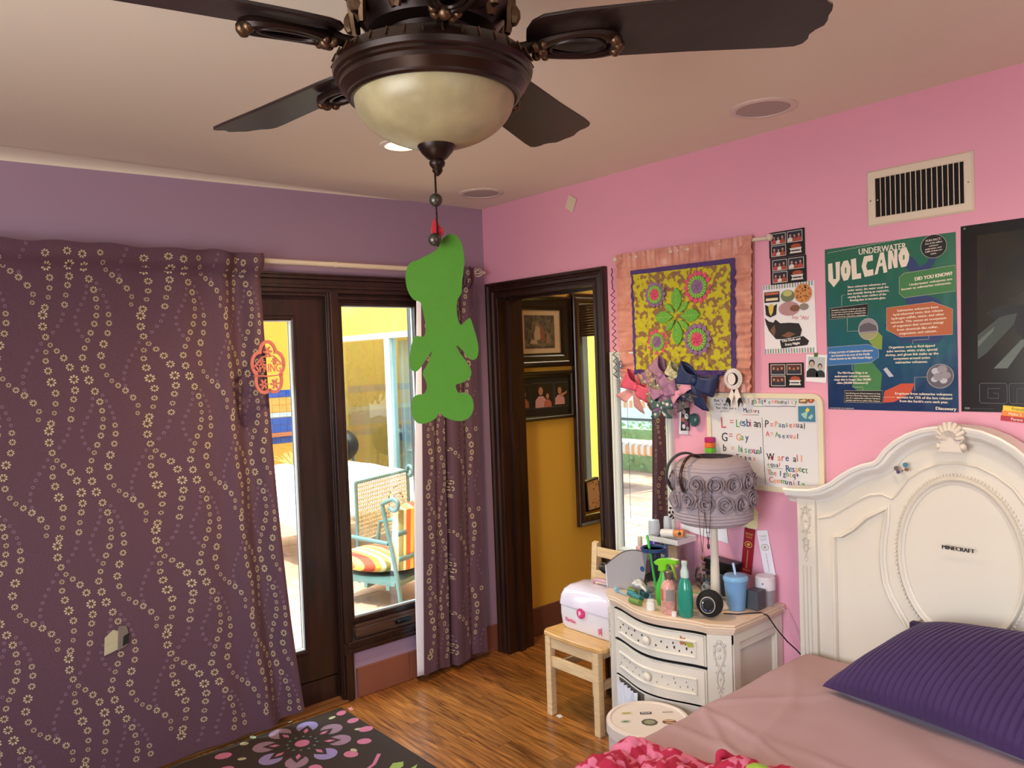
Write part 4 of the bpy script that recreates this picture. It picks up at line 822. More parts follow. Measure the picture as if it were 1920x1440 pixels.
bp = lambda pts, m, w=.0006: mb.poly([pp(*a) for a in pts], mp2, w, m)
bp([(x, y) for x, y in ((640, 160), (720, 130), (800, 170), (860, 250), (920, 220), (940, 140), (1000, 170), (930, 290), (800, 300))][::-1], 7)
bp([(730, 470), (860, 450), (1000, 520), (1060, 600), (1070, 790), (1000, 860), (700, 850), (560, 700), (760, 560)], 7)
bp([(410, 800), (500, 740), (545, 790), (540, 900), (470, 880)], 8); bp([(290, 1010), (460, 1000), (540, 1100), (520, 1300), (440, 1330), (280, 1200)], 4); bp([(560, 1240), (700, 1180), (810, 1180), (780, 1260), (640, 1330), (545, 1335)], 9)
bp([(550, 1060), (580, 1045), (640, 1120), (600, 1125)], 13, .0008)
LET = {'V': [(60, 160), (100, 155), (108, 290), (135, 290), (130, 150), (172, 148), (168, 300), (112, 358), (62, 300)], 'L': [(272, 140), (318, 132), (325, 262), (362, 258), (364, 302), (282, 308)]}
for pts in LET.values(): bp(pts, 1, .001)
def oct_(x0, x1, y0, y1, cut):  # blocky O with a slot
    bp([(x0 + cut, y0 + 6), (x1 - cut, y0), (x1, y0 + 60), (x1 - 5, y1 - 50), (x1 - cut, y1 - 6), (x0 + cut, y1), (x0 + 3, y1 - 60), (x0, y0 + 60)], 1, .001); xm = (x0 + x1) / 2; bp([(xm - 7, y0 + 62), (xm + 7, y0 + 60), (xm + 6, y1 - 62), (xm - 6, y1 - 60)], 4, .0012)
oct_(178, 270, 142, 312, 26); oct_(684, 774, 84, 242, 24)
bp([(390, 125), (466, 118), (468, 165), (420, 170), (408, 205), (418, 240), (470, 235), (472, 285), (395, 294), (368, 205)], 1, .001)
bp([(530, 108), (562, 106), (592, 268), (560, 275), (550, 215), (522, 220), (508, 278), (480, 284)], 1, .001); bp([(537, 165), (546, 165), (548, 190), (531, 192)], 4, .0012)
bp([(598, 100), (632, 98), (650, 170), (648, 92), (676, 90), (678, 240), (648, 242), (628, 165), (630, 244), (598, 248)], 1, .001)
def pt_(t, x, y, h, al="l", fit=None, m=1, bold=.0004, rot=0):
    u_, v_ = pp(x, y); text(mb, t, u_, v_, h / 1353 * V, mp2, .0014, m, al, rot=rot, fit=fit / 1125 * U if fit else None, bold=bold)
pt_('UNDERWATER', 345, 108, 50, fit=412, bold=.0007)
wv_ = [pp(60 + 12 * i, 72 - 1.0 * i - 8 * abs(sin(i * .9))) for i in range(60)]; strip(mb, wv_, .0009, .001, .0014, mp2, 1)
for pts, m in (([(690, 320), (730, 290), (1133, 260), (1130, 462), (730, 488), (690, 450)], 4), ([(582, 560), (960, 535), (1110, 600), (1110, 800), (700, 803), (582, 740)], 3), ([(72, 535), (422, 515), (420, 612), (74, 628)], 2), ([(45, 862), (420, 850), (512, 895), (512, 960), (440, 1003), (48, 1018)], 5), ([(205, 1232), (543, 1235), (540, 1336), (200, 1328)], 2)):
    bp(pts, m, .0009); strip(mb, [pp(*a) for a in pts], .0007, .001, .0013, mp2, 1, closed=True)
for (x, y, rx, ry, m) in ((967, 98, 100, 92, 2), (422, 725, 86, 88, 10), (1013, 1125, 103, 95, 11)):
    ps = [(x + rx * cos(a), y + ry * sin(a)) for a in [2 * pi * i / 32 for i in range(32)]]; bp(ps[::-1], m, .0009); strip(mb, [pp(*a) for a in ps], .0008, .001, .0013, mp2, 1, closed=True)
bp([(345, 700), (380, 680), (430, 672), (490, 700), (500, 740), (345, 745)], 11, .0012); bp([(350, 760), (495, 755), (470, 800), (420, 811), (375, 795)], 12, .0012)
for x, y, r in ((980, 1085, 34), (1030, 1070, 40), (1060, 1120, 36), (1000, 1130, 40), (970, 1150, 28), (1040, 1160, 30)): bp([(x + r * cos(a), y + r * .8 * sin(a)) for a in [-2 * pi * i / 14 for i in range(14)]], 10 if r > 35 else 13, .0012 + r * .000004)
for pts in ([(185, 520), (185, 432), (215, 430)], [(235, 625), (235, 735), (335, 737)], [(275, 1015), (278, 1065)], [(280, 1185), (280, 1205), (370, 1205), (370, 1230)], [(925, 803), (925, 830), (798, 832), (798, 862)], [(905, 1130), (812, 1130), (812, 1240)], [(545, 1290), (650, 1290)]): strip(mb, [pp(*a) for a in pts], .0008, .001, .0013, mp2, 1)
for i, t in enumerate(('Since submarine volcanoes are', 'under water, the water cools the', 'lava instantly during an explosion,', 'causing the outer surface of the', 'flowing lava to become glass.')): pt_(t, 250 - 8 * (i < 4) + 12 * (i == 4), 375 + 28 * i, 18, fit=(342, 365, 370, 345, 320)[i])
pt_('DID YOU KNOW?', 820, 358, 28, fit=295, rot=.06, bold=.0008)
for i, t in enumerate(('Underwater volcanoes are', 'known as submarine volcanoes.')): pt_(t, (775, 710)[i], 395 + 32 * i, 18, fit=(340, 400)[i], rot=.05)
for i, t in enumerate(('Submarine volcanoes can build up over time', "to reach the ocean's surface, growing into", 'islands. Hawaii is made up of islands that', 'were formed by submarine volcanoes.')): pt_(t, 88, 558 + 19 * i, 11, fit=320, bold=.0002)
for i, t in enumerate(('Submarine volcanoes have', 'hydrothermal vents that release', 'hydrogen sulfide, water, and other', 'minerals. This causes an ecosystem', 'of organisms that convert energy', 'from chemicals like sulfur,', 'magnesium, and calcium.')): pt_(t, (672, 640, 625, 620, 635, 670, 690)[i], 597 + 31 * i, 18, fit=(335, 405, 430, 450, 415, 335, 305)[i], rot=.03)
for i, t in enumerate(('A large portion of submarine volcanoes', 'are located in an area of the Pacific', 'Ocean known as the Mid-Ocean Ridges.')): pt_(t, (62, 85, 68)[i], 915 + 28 * i, 17, fit=(408, 360, 400)[i], rot=.02)
for i, t in enumerate(('Organisms such as Red-tipped', 'tube worms, white crabs, special', 'shrimp, and ghost fish make up the', 'ecosystem around active', 'submarine volcanoes.')): pt_(t, (600, 582, 572, 640, 655)[i], 892 + 31 * i, 19, fit=(380, 418, 438, 302, 268)[i], rot=.01)
for i, t in enumerate(('The Mid-Ocean Ridge is an', 'underwater volcanic mountain', 'range that is longer than 30,000', 'miles (48,000 Kilometers)!')): pt_(t, (140, 115, 108, 135)[i], 1090 + 28 * i, 18, fit=(278, 325, 342, 288)[i], rot=0)
for i, t in enumerate(('Lava flowing out of land volcanoes is long', 'and forms block-like shapes. Lava flowing', 'out of a submarine volcano hardens', 'quickly and forms pillow-like shapes.')): pt_(t, 215, 1258 + 20 * i, 11, fit=315, rot=-.01, bold=.0002)
for i, t in enumerate(('Eruptions from submarine volcanoes', 'account for 75% of the lava released', "from the Earth's core each year.")): pt_(t, (652, 665, 688)[i], 1268 + 31 * i, 19, fit=(462, 448, 395)[i], rot=-.01)
for i, t in enumerate(('FUN FACT:', 'Out of the million', 'volcanoes', 'underwater, over', '5,000 of them are', 'active.')): pt_(t, 967, 55 + 21 * i, (16, 12, 12, 12, 12, 12)[i], 'c', rot=.05, bold=.0002)
pt_('Discovery', 980, 1392, 24, fit=158, rot=-.02, bold=.0006); pt_('© 2019 DISCOVERY OR ITS SUBSIDIARIES', 62, 1383, 9, fit=230, rot=0, bold=0)
tag(build('volcano_poster', mb, vm, angle=0), 'green and blue poster titled Underwater Volcano on the pink wall', 'poster')
# dark poster at the frame edge (generic scene, no figure)
mp3 = lambda u, v, w: (u, -.002 - w - .04 * max(0, 1.52 - v) * 0, v)
mb = MB(); mb.grid(lambda u, v: mp3(2.521 + .008 * v + .60 * u, 1.458 + .613 * v, 0), 30, 40, 0)
mb.poly([(2.572, 1.56), (3.08, 1.56), (3.08, 2.035), (2.578, 2.035)], mp3, .0006, 1)
mb.poly([(2.575, 1.71), (2.64, 1.765), (2.69, 1.775), (2.68, 1.74), (2.60, 1.65), (2.574, 1.63)], mp3, .001, 3); mb.poly([(2.575, 1.69), (2.625, 1.735), (2.62, 1.72), (2.575, 1.67)], mp3, .0014, 4)
mb.poly([(2.62, 1.60), (2.70, 1.69), (2.72, 1.69), (2.66, 1.60)], mp3, .001, 4); mb.poly([(2.60, 1.78), (2.64, 1.80), (3.0, 1.80), (3.06, 1.70), (3.06, 1.62), (2.75, 1.62), (2.70, 1.70)], mp3, .0009, 5)
for i, ch in enumerate(('G', 'R')):
    x = 2.578 + .086 * i; strip(mb, rrect(x, x + .08, 1.487, 1.552, .008), .0012, .0015, .002, mp3, 6, closed=True)
    if ch == 'G': strip(mb, [(x + .06, 1.535), (x + .025, 1.535), (x + .025, 1.503), (x + .055, 1.503), (x + .055, 1.52), (x + .04, 1.52)], .0012, .0015, .002, mp3, 6)
    else: strip(mb, [(x + .022, 1.487), (x + .022, 1.535), (x + .06, 1.535), (x + .06, 1.515), (x + .04, 1.505), (x + .06, 1.487)], .0012, .0015, .002, mp3, 6)
text(mb, 'M', 2.729, 1.562, .013, mp3, .0015, 7, bold=.0008); mb.poly(rect(2.532, 2.548, 1.466, 1.472), mp3, .001, 6); mb.poly(rect(2.551, 2.62, 1.466, 1.471), mp3, .001, 5); mb.poly(ring(8, .004, 0, 1, 1, (2.541, 2.062)), mp3, .0012, 8)
tag(build('dark_poster', mb, [P('black_poster_gloss', '120f10', .22, var=0), two('murky_brown_print', '15130f', '2e281c', .22, 'noise', 3), INK('3a3428'), INK('3c4644'), INK('5e6a66'), INK('1b1d20'), INK('6a6c6e'), INK('c9b48a'), INK('4a7a3a')], angle=0), 'large glossy black poster at the right edge of the picture', 'poster')
# striped sticker under it
mp4 = back(-.001); mb = MB(); c_, s_ = cos(-.09), sin(-.09); mr = lambda u, v, w: (2.637 + u * c_ - v * s_, -.001 - w, 1.432 + u * s_ + v * c_)
for i, m in enumerate((0, 1, 2)): mb.prism(rect(.0 + .002 * i, .16, .0165 * (i), .0165 * (i + 1)), 0, .0012, mr, i)
text(mb, 'Parent', .03, .004, .009, mr, .0016, 3); text(mb, 'Make 2', .022, .0205, .009, mr, .0016, 3); text(mb, 'Friends', .03, .037, .009, mr, .0016, 4)
tag(build('striped_sticker', mb, [INK('b02a38'), INK('e0863a'), INK('e8c83a'), INK('f2eee6'), INK('1a1a1e')], angle=0), 'red, orange and yellow worded sticker below the dark poster', 'sticker')
# whiteboard
wb_ = thing('whiteboard', 'whiteboard with colourful marker writing on the pink wall', 'whiteboard', (1.775, 0, 1.11))
A, B_, C_, D_ = 1.515, 2.038, 1.118, 1.510
mb = MB(); pts = rrect(A, B_, C_, D_, .03, 6); strip(mb, [(x + (.008 if x < 1.7 else -.008) , z + (.008 if z < 1.3 else -.008)) for x, z in pts], .02, .002, .016, back(0), 0, closed=True); build('board_rim', mb, P('ivory_board_rim', 'ddd3b6', .4), wb_, angle=25)
mb = MB(); mb.prism(rrect(A + .008, B_ - .008, C_ + .008, D_ - .008, .024, 6), .001, .009, back(0)); build('board_face', mb, P('board_gloss_white', 'd9d8da', .18, var=.02), wb_)
mk = [INK('c8515a'), INK('4a9a48'), INK('2c3a78'), INK('1a1a1e'), INK('d88a5a'), INK('2f7f86')]
wm = lambda zx, zy: (A + .003 + (zx - 795) / 905 * .517 + (zy - 700) / 5200 * .0, D_ - (zy - 325) / 790 * .392 + (zx - 790) / 900 * .012)
mpw = back(-.009); mb = MB()
def wr(t, zx, zy, h, cols, adv, jit=1):
    x, y = wm(zx, zy); hh = h / 790 * .392
    for i, ch in enumerate(t):
        if ch != ' ': text(mb, ch, x + adv / 905 * .517 * i, y + R.uniform(-.1, .1) * hh * jit, hh, mpw, .0006, cols[i % len(cols)], rot=R.uniform(-.08, .08), bold=.0006, sx=.85)
wr('Don\'t rem', 850, 400, 24, [3], 17); wr('that was', 855, 430, 20, [3], 15); wr('You the exit', 862, 462, 20, [3], 15)
strip(mb, [wm(960, 483), wm(900, 485)], .001, .0003, .0008, mpw, 3); strip(mb, [wm(915, 478), wm(900, 485), wm(915, 492)], .001, .0003, .0008, mpw, 3)
wr('lgbTq+', 1143, 418, 42, [4, 3, 1, 0, 5, 3], 24); wr('community', 1303, 418, 34, [2, 4, 0, 1, 3, 2, 5, 4, 1], 25)
for a, b_, m in ((1172, 1262, 1), (1265, 1398, 2), (1398, 1512, 3)): strip(mb, [wm(a, 440), wm(b_, 443)], .0022, .0003, .0008, mpw, m)
wr('Matters', 1100, 490, 36, [2, 5, 0, 1, 4, 2], 19); strip(mb, [wm(1090, 512), wm(1160, 512)], .0018, .0003, .0008, mpw, 0); strip(mb, [wm(1160, 512), wm(1225, 512)], .0018, .0003, .0008, mpw, 3)
wr('L', 908, 622, 95, [0], 1); wr('=', 980, 600, 60, [0], 1); wr('Lesbian', 1035, 610, 66, [1, 5, 2, 2, 0, 3, 3], 29)
wr('G', 905, 735, 75, [3], 1); wr('=', 970, 720, 60, [0], 1); wr('Gay', 1032, 725, 58, [4, 1, 2], 38)
wr('b', 918, 828, 60, [3], 1); wr('=', 985, 820, 50, [4], 1); wr('bisexual', 1048, 826, 55, [1, 2, 1, 5, 0, 2, 1, 3], 26); wr('Trans', 1025, 888, 42, [3, 3, 3, 2, 4], 36)
strip(mb, [wm(1248, 535), wm(1252, 800), wm(1262, 1085)], .0016, .0003, .0008, mpw, 3)
wr('P', 1270, 615, 60, [3], 1); wr('=', 1310, 612, 50, [0], 1); wr('Pansexual', 1350, 608, 46, [4, 5, 2, 1, 0, 4, 2, 3, 3], 27); wr('A', 1275, 685, 42, [0], 1); wr('=', 1312, 680, 40, [4], 1); wr('Asexual', 1348, 692, 42, [1, 2, 2, 5, 0, 4, 3], 28)
wr('We are all', 1278, 876, 55, [3, 0, 0, 4, 0, 2, 2, 3, 0, 4], 29); wr('equal', 1282, 930, 36, [1, 3, 2, 3, 0], 23); strip(mb, [wm(1278, 940), wm(1400, 944)], .0016, .0003, .0008, mpw, 1); wr('Respect', 1425, 960, 52, [2, 5, 2, 4, 1, 3, 1], 24)
wr('The lgbtq+', 1282, 1000, 44, [0, 1, 0, 3, 3, 2, 1, 4, 3, 3], 24); wr('Community', 1293, 1064, 46, [0, 4, 4, 1, 2, 3, 0, 2, 1], 31); wr('r', 1110, 985, 40, [3], 1)
build('marker_writing', mb, mk, wb_, angle=0, kind='stuff')
def magnet(name, label, poly_, mats, extra=(), d=.004, cat='magnet'):
    mb = MB(); mb.prism([wm(*a) for a in poly_], 0, d, mpw, 0)
    for pts_, m in extra: mb.prism([wm(*a) for a in pts_], d, d + .0008 + m * .0002, mpw, m)
    return tag(build(name, mb, mats, angle=0), label, cat)
magnet('square_magnet', 'blue square magnet with a yellow flower at the board top right', [(1530, 560), (1530, 440), (1648, 436), (1650, 562)][::-1], [INK('3c7a96'), INK('d8c83c'), INK('9ac2b4'), INK('2a4a5a')], (([(1580, 475), (1600, 450), (1615, 470), (1600, 490)], 1), ([(1550, 500), (1600, 480), (1590, 540), (1570, 530)], 2), ([(1600, 530), (1630, 500), (1640, 520), (1620, 545)], 2)))
magnet('cake_magnet', 'small brown cake slice magnet in the board top right corner', [(1535, 415), (1540, 380), (1580, 368), (1600, 400), (1590, 420)][::-1], [INK('8a6438'), INK('e0c9a0')], (([(1545, 395), (1580, 385), (1590, 400), (1550, 405)], 1),))
magnet('bauble_magnet', 'small round orange magnet right of the cake slice magnet', [(1623 + 22 * cos(a), 392 + 24 * sin(a)) for a in [-2 * pi * i / 14 for i in range(14)]], [INK('9a4a28'), INK('d8864a')], (([(1615, 380), (1630, 378), (1635, 400), (1620, 408)], 1),))
for i, (m, nm) in enumerate((('b01f66', 'magenta'), ('e0702a', 'orange'), ('6ac832', 'lime green'))):
    mb = MB(); x, z = 1.518, 1.322 - .0225 * i; mb.box(x, x + .035, -.045, -.012, z - .0225, z); tag(build('rubber_block', mb, P('block_' + m, m, .4, bump=.2, bs=200), bevel=.003), '%s block in the stack stuck on the board left edge' % nm, 'block', 'coloured blocks on the board')
# things hanging left of the board
mp5 = lambda u, v, w: (u, -.004 - w, v); mb = MB(); mb.grid(lambda u, v: mp5(1.362 + .05 * u - .008 * (1 - v), 1.325 + .145 * v, 0), 4, 12, 0)
mb.poly([(1.364, 1.34), (1.412, 1.342), (1.416, 1.445), (1.372, 1.44)], mp5, .0006, 1)
for x, z, r, m in ((1.385, 1.425, .010, 2), (1.398, 1.405, .011, 0), (1.380, 1.39, .010, 3), (1.396, 1.375, .011, 4), (1.382, 1.36, .009, 0), (1.402, 1.352, .008, 2)): mb.poly(ring(9, r, 0, 1, 1.2, (x, z)), mp5, .001 + m * .0001, m)
tag(build('photo_strip', mb, [PAPER, INK('2c2628'), INK('b5a0a0'), INK('b06a4a'), INK('8a4a6a')], angle=0), 'black and white photo strip hanging below the hair bows', 'photo')
mb = MB(); mb.sphere((1.452, -.022, 1.392), .024, 16, 0, (.95, .6, 1.25)); mb.tube([(1.43, -.015, 1.415), (1.415, -.012, 1.405), (1.40, -.01, 1.41)], .0015, 6)
tag(build('teal_pendant', mb, P('teal_stone', '2c5a5a', .25, var=.3, vs=60)), 'rounded teal stone pendant hanging left of the whiteboard', 'pendant')
# papers and ribbons above the nightstand
mp6 = lambda u, v, w: (u, -.003 - w - .006 * sin((u - 1.34) * 14) ** 2, v)
mb = MB(); mb.grid(lambda u, v: mp6(1.350 + .235 * u + .012 * u * (1 - v), .868 + (.10 * v) + .03 * (1 - u) * (1 - v) + .0 , 0), 14, 6); tag(build('notice_paper', mb, P('faint_blue_paper', 'dcdde6', .7)), 'curled white sheet of paper taped behind the lamp', 'paper')
mb = MB(); mb.prism([(1.672, .946), (1.737, .95), (1.742, 1.02), (1.725, 1.04), (1.69, 1.035), (1.668, 1.0)], .001, .003, bk, 0); strip(mb, [(1.685, 1.0), (1.70, .985), (1.71, 1.0), (1.725, .987)], .0015, .003, .0034, bk, 1)
tag(build('yellow_note', mb, [INK('dcd7a8'), INK('3a3a3a')], angle=0), 'pale yellow torn note above the red ribbon', 'note')
def ribbon(x0, z0, x1, z1, w, m1, m2, lines, label):
    O = Vector((x0, -.004, z0)); d = Vector((x1 - x0, -.004, z1 - z0)); L_ = d.length; vx = -d.normalized(); ux = vx.cross(Vector((0, -1, 0))).normalized(); mpr = plane(O, ux, vx)
    mb = MB(); mb.prism(rect(-w / 2, w / 2, -L_, 0), 0, .0014, mpr, 0)
    text(mb, lines[0], 0, -.028, .0095, mpr, .002, 1, 'c', fit=w * .72); text(mb, lines[1], 0, -.041, .0085, mpr, .002, 1, 'c', fit=w * .55)
    strip(mb, [(w * .33 * cos(a), -.068 + .012 * sin(a)) for a in [2 * pi * i / 18 for i in range(18)]], .003, .0015, .0022, mpr, 1, closed=True); mb.poly(ring(8, .006, 0, 1.3, 1, (0, -.068)), mpr, .002, 1)
    for i in range(9): mb.poly(rect(-.0022, .0022, -.099 - .0085 * i, -.094 - .0085 * i), mpr, .002, 1)
    if len(lines) > 2: text(mb, lines[2], 0, -L_ + .012, .006, mpr, .002, 1, 'c', fit=w * .75)
    tag(build('award_ribbon', mb, [m1, m2], angle=0), label, 'ribbon')
ribbon(1.704, .948, 1.682, .757, .05, P('maroon_satin', '8a1428', .35, var=.08), INK('c8a04a'), ('SECOND', 'PLACE', 'AWARDED TO'), 'dark red second place award ribbon above the nightstand')
ribbon(1.760, .948, 1.795, .770, .05, P('white_ribbon_satin', 'e6e0ea', .35, var=.04), INK('a8a48c'), ('THIRD', 'PLACE'), 'white third place award ribbon right of the red one')
# ================================================================ NIGHTSTAND
NX0, NX1, NT = 1.205, 1.842, .665
def fr(x):
    t = max(0, min(1, (x - 1.275) / .485)); return -.385 - .062 * (.5 - .5 * cos(2 * pi * t)) ** .85 - .012 * t
ns = thing('nightstand', 'cream carved nightstand with curved drawer fronts beside the bed', 'nightstand', (1.52, -.22, 0))
def outline(o, n=28): # o outward offset
    p = [(NX1 + o, -.004), (NX0 - o, -.004), (NX0 - o, -.33 - o * .5), (1.262, -.385 - o)]
    p += [(1.275 + .485 * i / n, fr(1.275 + .485 * i / n) - o) for i in range(1, n)]
    return p + [(1.768, -.399 - o), (NX1 + o, -.348 - o * .6)]
zmap = lambda x, y, z: (x, y, z)
mb = MB(); O = outline(-.002); top = outline(.014)
b0 = outline(-.02)
mb.prism(b0, .06, .625, zmap); build('body', mb, CREAM, ns, angle=30)
mb = MB()
for o, z0, z1 in ((.004, .622, .634), (.012, .634, .646), (.018, .646, .655), (.015, .655, NT)): mb.prism(outline(o), z0, z1, zmap)
build('top', mb, CREAMTOP, ns, angle=30, bevel=.003)
def cslab(mb, x0, x1, z0, z1, w0, w1, n=24, mi=0):
    for s in range(n):
        a, b = x0 + (x1 - x0) * s / n, x0 + (x1 - x0) * (s + 1) / n
        vs = [(a, fr(a) - w0, z0), (b, fr(b) - w0, z0), (b, fr(b) - w1, z0), (a, fr(a) - w1, z0), (a, fr(a) - w0, z1), (b, fr(b) - w0, z1), (b, fr(b) - w1, z1), (a, fr(a) - w1, z1)]
        f = [(2, 3, 0, 1), (4, 5, 6, 7), (3, 2, 6, 7)]
        if s == 0: f.append((0, 3, 7, 4))
        if s == n - 1: f.append((1, 5, 6, 2))
        mb.add(vs, f, mi)
def ctube(mb, x0, x1, z0, z1, w, r):
    pts = [(x0 + (x1 - x0) * i / 20, z0) for i in range(21)] + [(x1, z0 + (z1 - z0) * i / 4) for i in range(1, 4)] + [(x1 - (x1 - x0) * i / 20, z1) for i in range(21)] + [(x0, z1 - (z1 - z0) * i / 4) for i in range(1, 4)]
    mb.tube([(x, fr(x) - w, z) for x, z in pts], r, 8, closed=True)
for z0, z1, nm in ((.490, .612, 'top'), (.335, .478, 'second')):
    mb = MB(); cslab(mb, 1.283, 1.752, z0, z1, -.018, -.002); cslab(mb, 1.288, 1.747, z0 + .005, z1 - .005, -.002, .006)
    d = build('drawer', mb, CREAM, ns, angle=30)
    zm = (z0 + z1) / 2; mb = MB(); ctube(mb, 1.318, 1.715, zm - .03, zm + .03, .007, .006); build('panel_moulding', mb, CREAM, d)
    mb = MB()
    for i in range(17):
        x = 1.328 + .0232 * i; z = zm + (.014 if i % 2 else -.012) + R.uniform(-.005, .005); r = .0042 if nm == 'top' else .003
        if abs(x - 1.525) < .02: continue
        mb.add([(x + r * cos(a), fr(x) - .0068, z + r * sin(a) * 1.2) for a in [k * 1.047 for k in range(6)]], [(0, 1, 2, 3, 4, 5)])
        if i in (13, 15): mb.add([(x + .006 + r * cos(a), fr(x) - .0068, z - .016 + r * sin(a) * 1.6) for a in [k * 1.047 for k in range(6)]], [(0, 1, 2, 3, 4, 5)])
    build('cut_out_dots', mb, P('dot_shadow' if nm == 'top' else 'dot_grey', '1a1716' if nm == 'top' else '7b7466', .9, var=0), d, angle=0, kind='stuff')
    mb = MB(); mb.lathe([(.006, 0), (.006, .008), (.015, .012), (.018, .018), (.017, .023), (.01, .028), (.001, .03)], 20); M = Matrix.Translation((1.525, fr(1.525) - .003, zm + .004)) @ Matrix.Rotation(pi / 2, 4, 'X'); mb.xf(M)
    for k in range(8): a = k * pi / 4; q_ = M @ Vector((.0125 * cos(a), .0125 * sin(a), .022)); mb.sphere(tuple(q_), .0035, 6)
    build('knob', mb, CREAM, d)
for a_, b_ in ((.482, .4845), (.6125, .615), (.3275, .330)): mb = MB(); cslab(mb, 1.28, 1.755, a_, b_, -.018, .0012); build('drawer_gap_shade', mb, P('gap_shadow', '1c1714', .9, var=0), ns, angle=0)  # dark strips, shade between the drawers painted as colour
# third drawer front (right part) and a slab coloured dark for the shade inside the bay on its left
mb = MB(); cslab(mb, 1.485, 1.752, .165, .322, -.018, -.002); build('drawer', mb, CREAM, ns, angle=30)
mb = MB(); cslab(mb, 1.30, 1.485, .12, .318, -.006, -.0215 + .022); build('bay_shade_slab', mb, P('bay_shadow', '5c5048', .9), ns, angle=30)
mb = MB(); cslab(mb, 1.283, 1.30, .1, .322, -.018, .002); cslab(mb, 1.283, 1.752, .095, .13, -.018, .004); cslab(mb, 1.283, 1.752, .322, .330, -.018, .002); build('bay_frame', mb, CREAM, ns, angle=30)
mb = MB()
mb.grid(lambda u, v: (1.312 + .16 * u, fr(1.312 + .16 * u) - .010 - .012 * abs(sin(u * 19 + v * 1.5)) - .006 * (nz(u * 6, v * 5) + .5), .13 + .19 * v), 60, 20)
tag(build('plastic_bag', mb, P('milky_plastic', 'd9dde6', .25, bump=.3, bs=60), angle=60), 'crinkled milky plastic bag stuffed in the open bay of the nightstand', 'bag')
mb = MB(); cslab(mb, 1.36, 1.42, .16, .170, .012, .03); tag(build('dark_tray', mb, BLACKP, angle=0), 'dark edge of a tray sticking out of the open bay behind the tin', 'tray')
# corner posts with carved leaf relief, bun feet, side panels
for s, (pa, pb) in ((1, ((1.762, -.402), (1.838, -.352))), (-1, ((1.262, -.386), (1.208, -.335)))):
    A_, B2 = Vector(pa + (0,)), Vector(pb + (0,)); e = (B2 - A_); W_ = e.length; e.normalize(); nrm = Vector((e.y, -e.x, 0)) * s; mpq = lambda u, v, w: tuple(A_ + e * u + nrm * w + Vector((0, 0, v)))
    mb = MB(); mb.prism(rect(0, W_, .06, .622), -.02, .004, mpq); ps = build('corner_post', mb, CREAM, ns, bevel=.002)
    mb = MB(); cx = W_ / 2
    for sg in (-1, 1):
        mb.tube([mpq(cx + sg * (.016 * sin(t * 6.5) + .004), .60 - .20 * t, .006) for t in [i / 30 for i in range(31)]], [.0042 - .0022 * i / 30 for i in range(31)], 6)
        for t in (.08, .2, .33, .46, .6, .75, .9): mb.sphere(mpq(cx + sg * (.020 * (1 - t * .5)), .60 - .20 * t, .006), .0062 * (1 - t * .5), 8)
    for t in (.02, .16, .3, .5, .7, .86, 1): mb.sphere(mpq(cx, .60 - .21 * t, .006), .0065 * (1 - t * .5), 8, 0, (1, 1, 1.5))
    for k in (-1, 0, 1): mb.tube([mpq(cx + .012 * k, .36, .004), mpq(cx + .012 * k, .12, .004)], .0018, 5)
    build('carved_leaves', mb, CARVE, ps, kind='stuff')
    x, y = (1.785, -.375) if s > 0 else (1.235, -.345)
    mb = MB(); mb.lathe([(.001, 0), (.018, .0), (.024, .012), (.018, .03), (.028, .045), (.036, .07), (.036, .09), (.02, .10)], 20, (x, y, 0)); build('foot', mb, CREAM, ns)
for x in (1.24, 1.80): mb = MB(); mb.lathe([(.001, 0), (.018, 0), (.024, .012), (.02, .03), (.03, .06), (.03, .07)], 16, (x, -.05, 0)); build('foot', mb, CREAM, ns)
mb = MB(); q_ = lambda u, v, w: (NX1 - .02 + w, u, v); frame(mb, -.30, -.055, .13, .55, [(0, .0), (0, .012), (.006, .018), (.03, .018), (.034, .02), (.034, 0)], q_); mb.prism(rect(-.345, -.305, .06, .625), .0, .02, q_); mb.prism(rect(-.05, -.006, .06, .625), 0, .02, q_); mb.prism(rect(-.345, -.006, .585, .625), 0, .019, q_)
build('side_panel', mb, CREAM, ns, angle=30)
mb = MB(); mf = lambda u, v, w: (u, fr(u) - .007 - w, v); mb.prism([(1.655, .575), (1.66, .598), (1.667, .588), (1.675, .592), (1.682, .58), (1.675, .565), (1.66, .562)], 0, .0015, mf, 0); mb.prism([(1.675, .57), (1.69, .577), (1.705, .575), (1.708, .56), (1.69, .556)], .0, .0018, mf, 1)
tag(build('drawer_sticker', mb, [INK('b06a3a'), INK('a8a83a')], angle=0), 'small orange and green animal sticker on the top drawer', 'sticker')
mb = MB(); mb.prism([(1.70, .25), (1.735, .285), (1.742, .2), (1.715, .215)], 0, .0015, mf, 0); tag(build('pink_sticker', mb, [INK('d8479a')], angle=0), 'bright pink sticker on the lowest drawer by the bed', 'sticker')

# ---------------------------------------------------------------- things standing on the nightstand
Z = NT + .0005
def lathed(name, label, cat, x, y, prof, m, extra=None, group=None, n=28, z=Z, sx=1, sy=1):
    mb = MB(); mb.lathe([(max(1e-4, r), h) for r, h in prof], n, (x, y, z), 0, sx, sy)
    if extra is None: return tag(build(name, mb, m), label, cat, group)
    t = thing(name, label, cat, (x, y, z), group); build(extra[0][0], mb, m, t)
    for nm, pf_, m2 in extra[1:]: mb = MB(); mb.lathe([(max(1e-4, r), h) for r, h in pf_], n, (x, y, z), 0, sx, sy); build(nm, mb, m2, t)
    return t
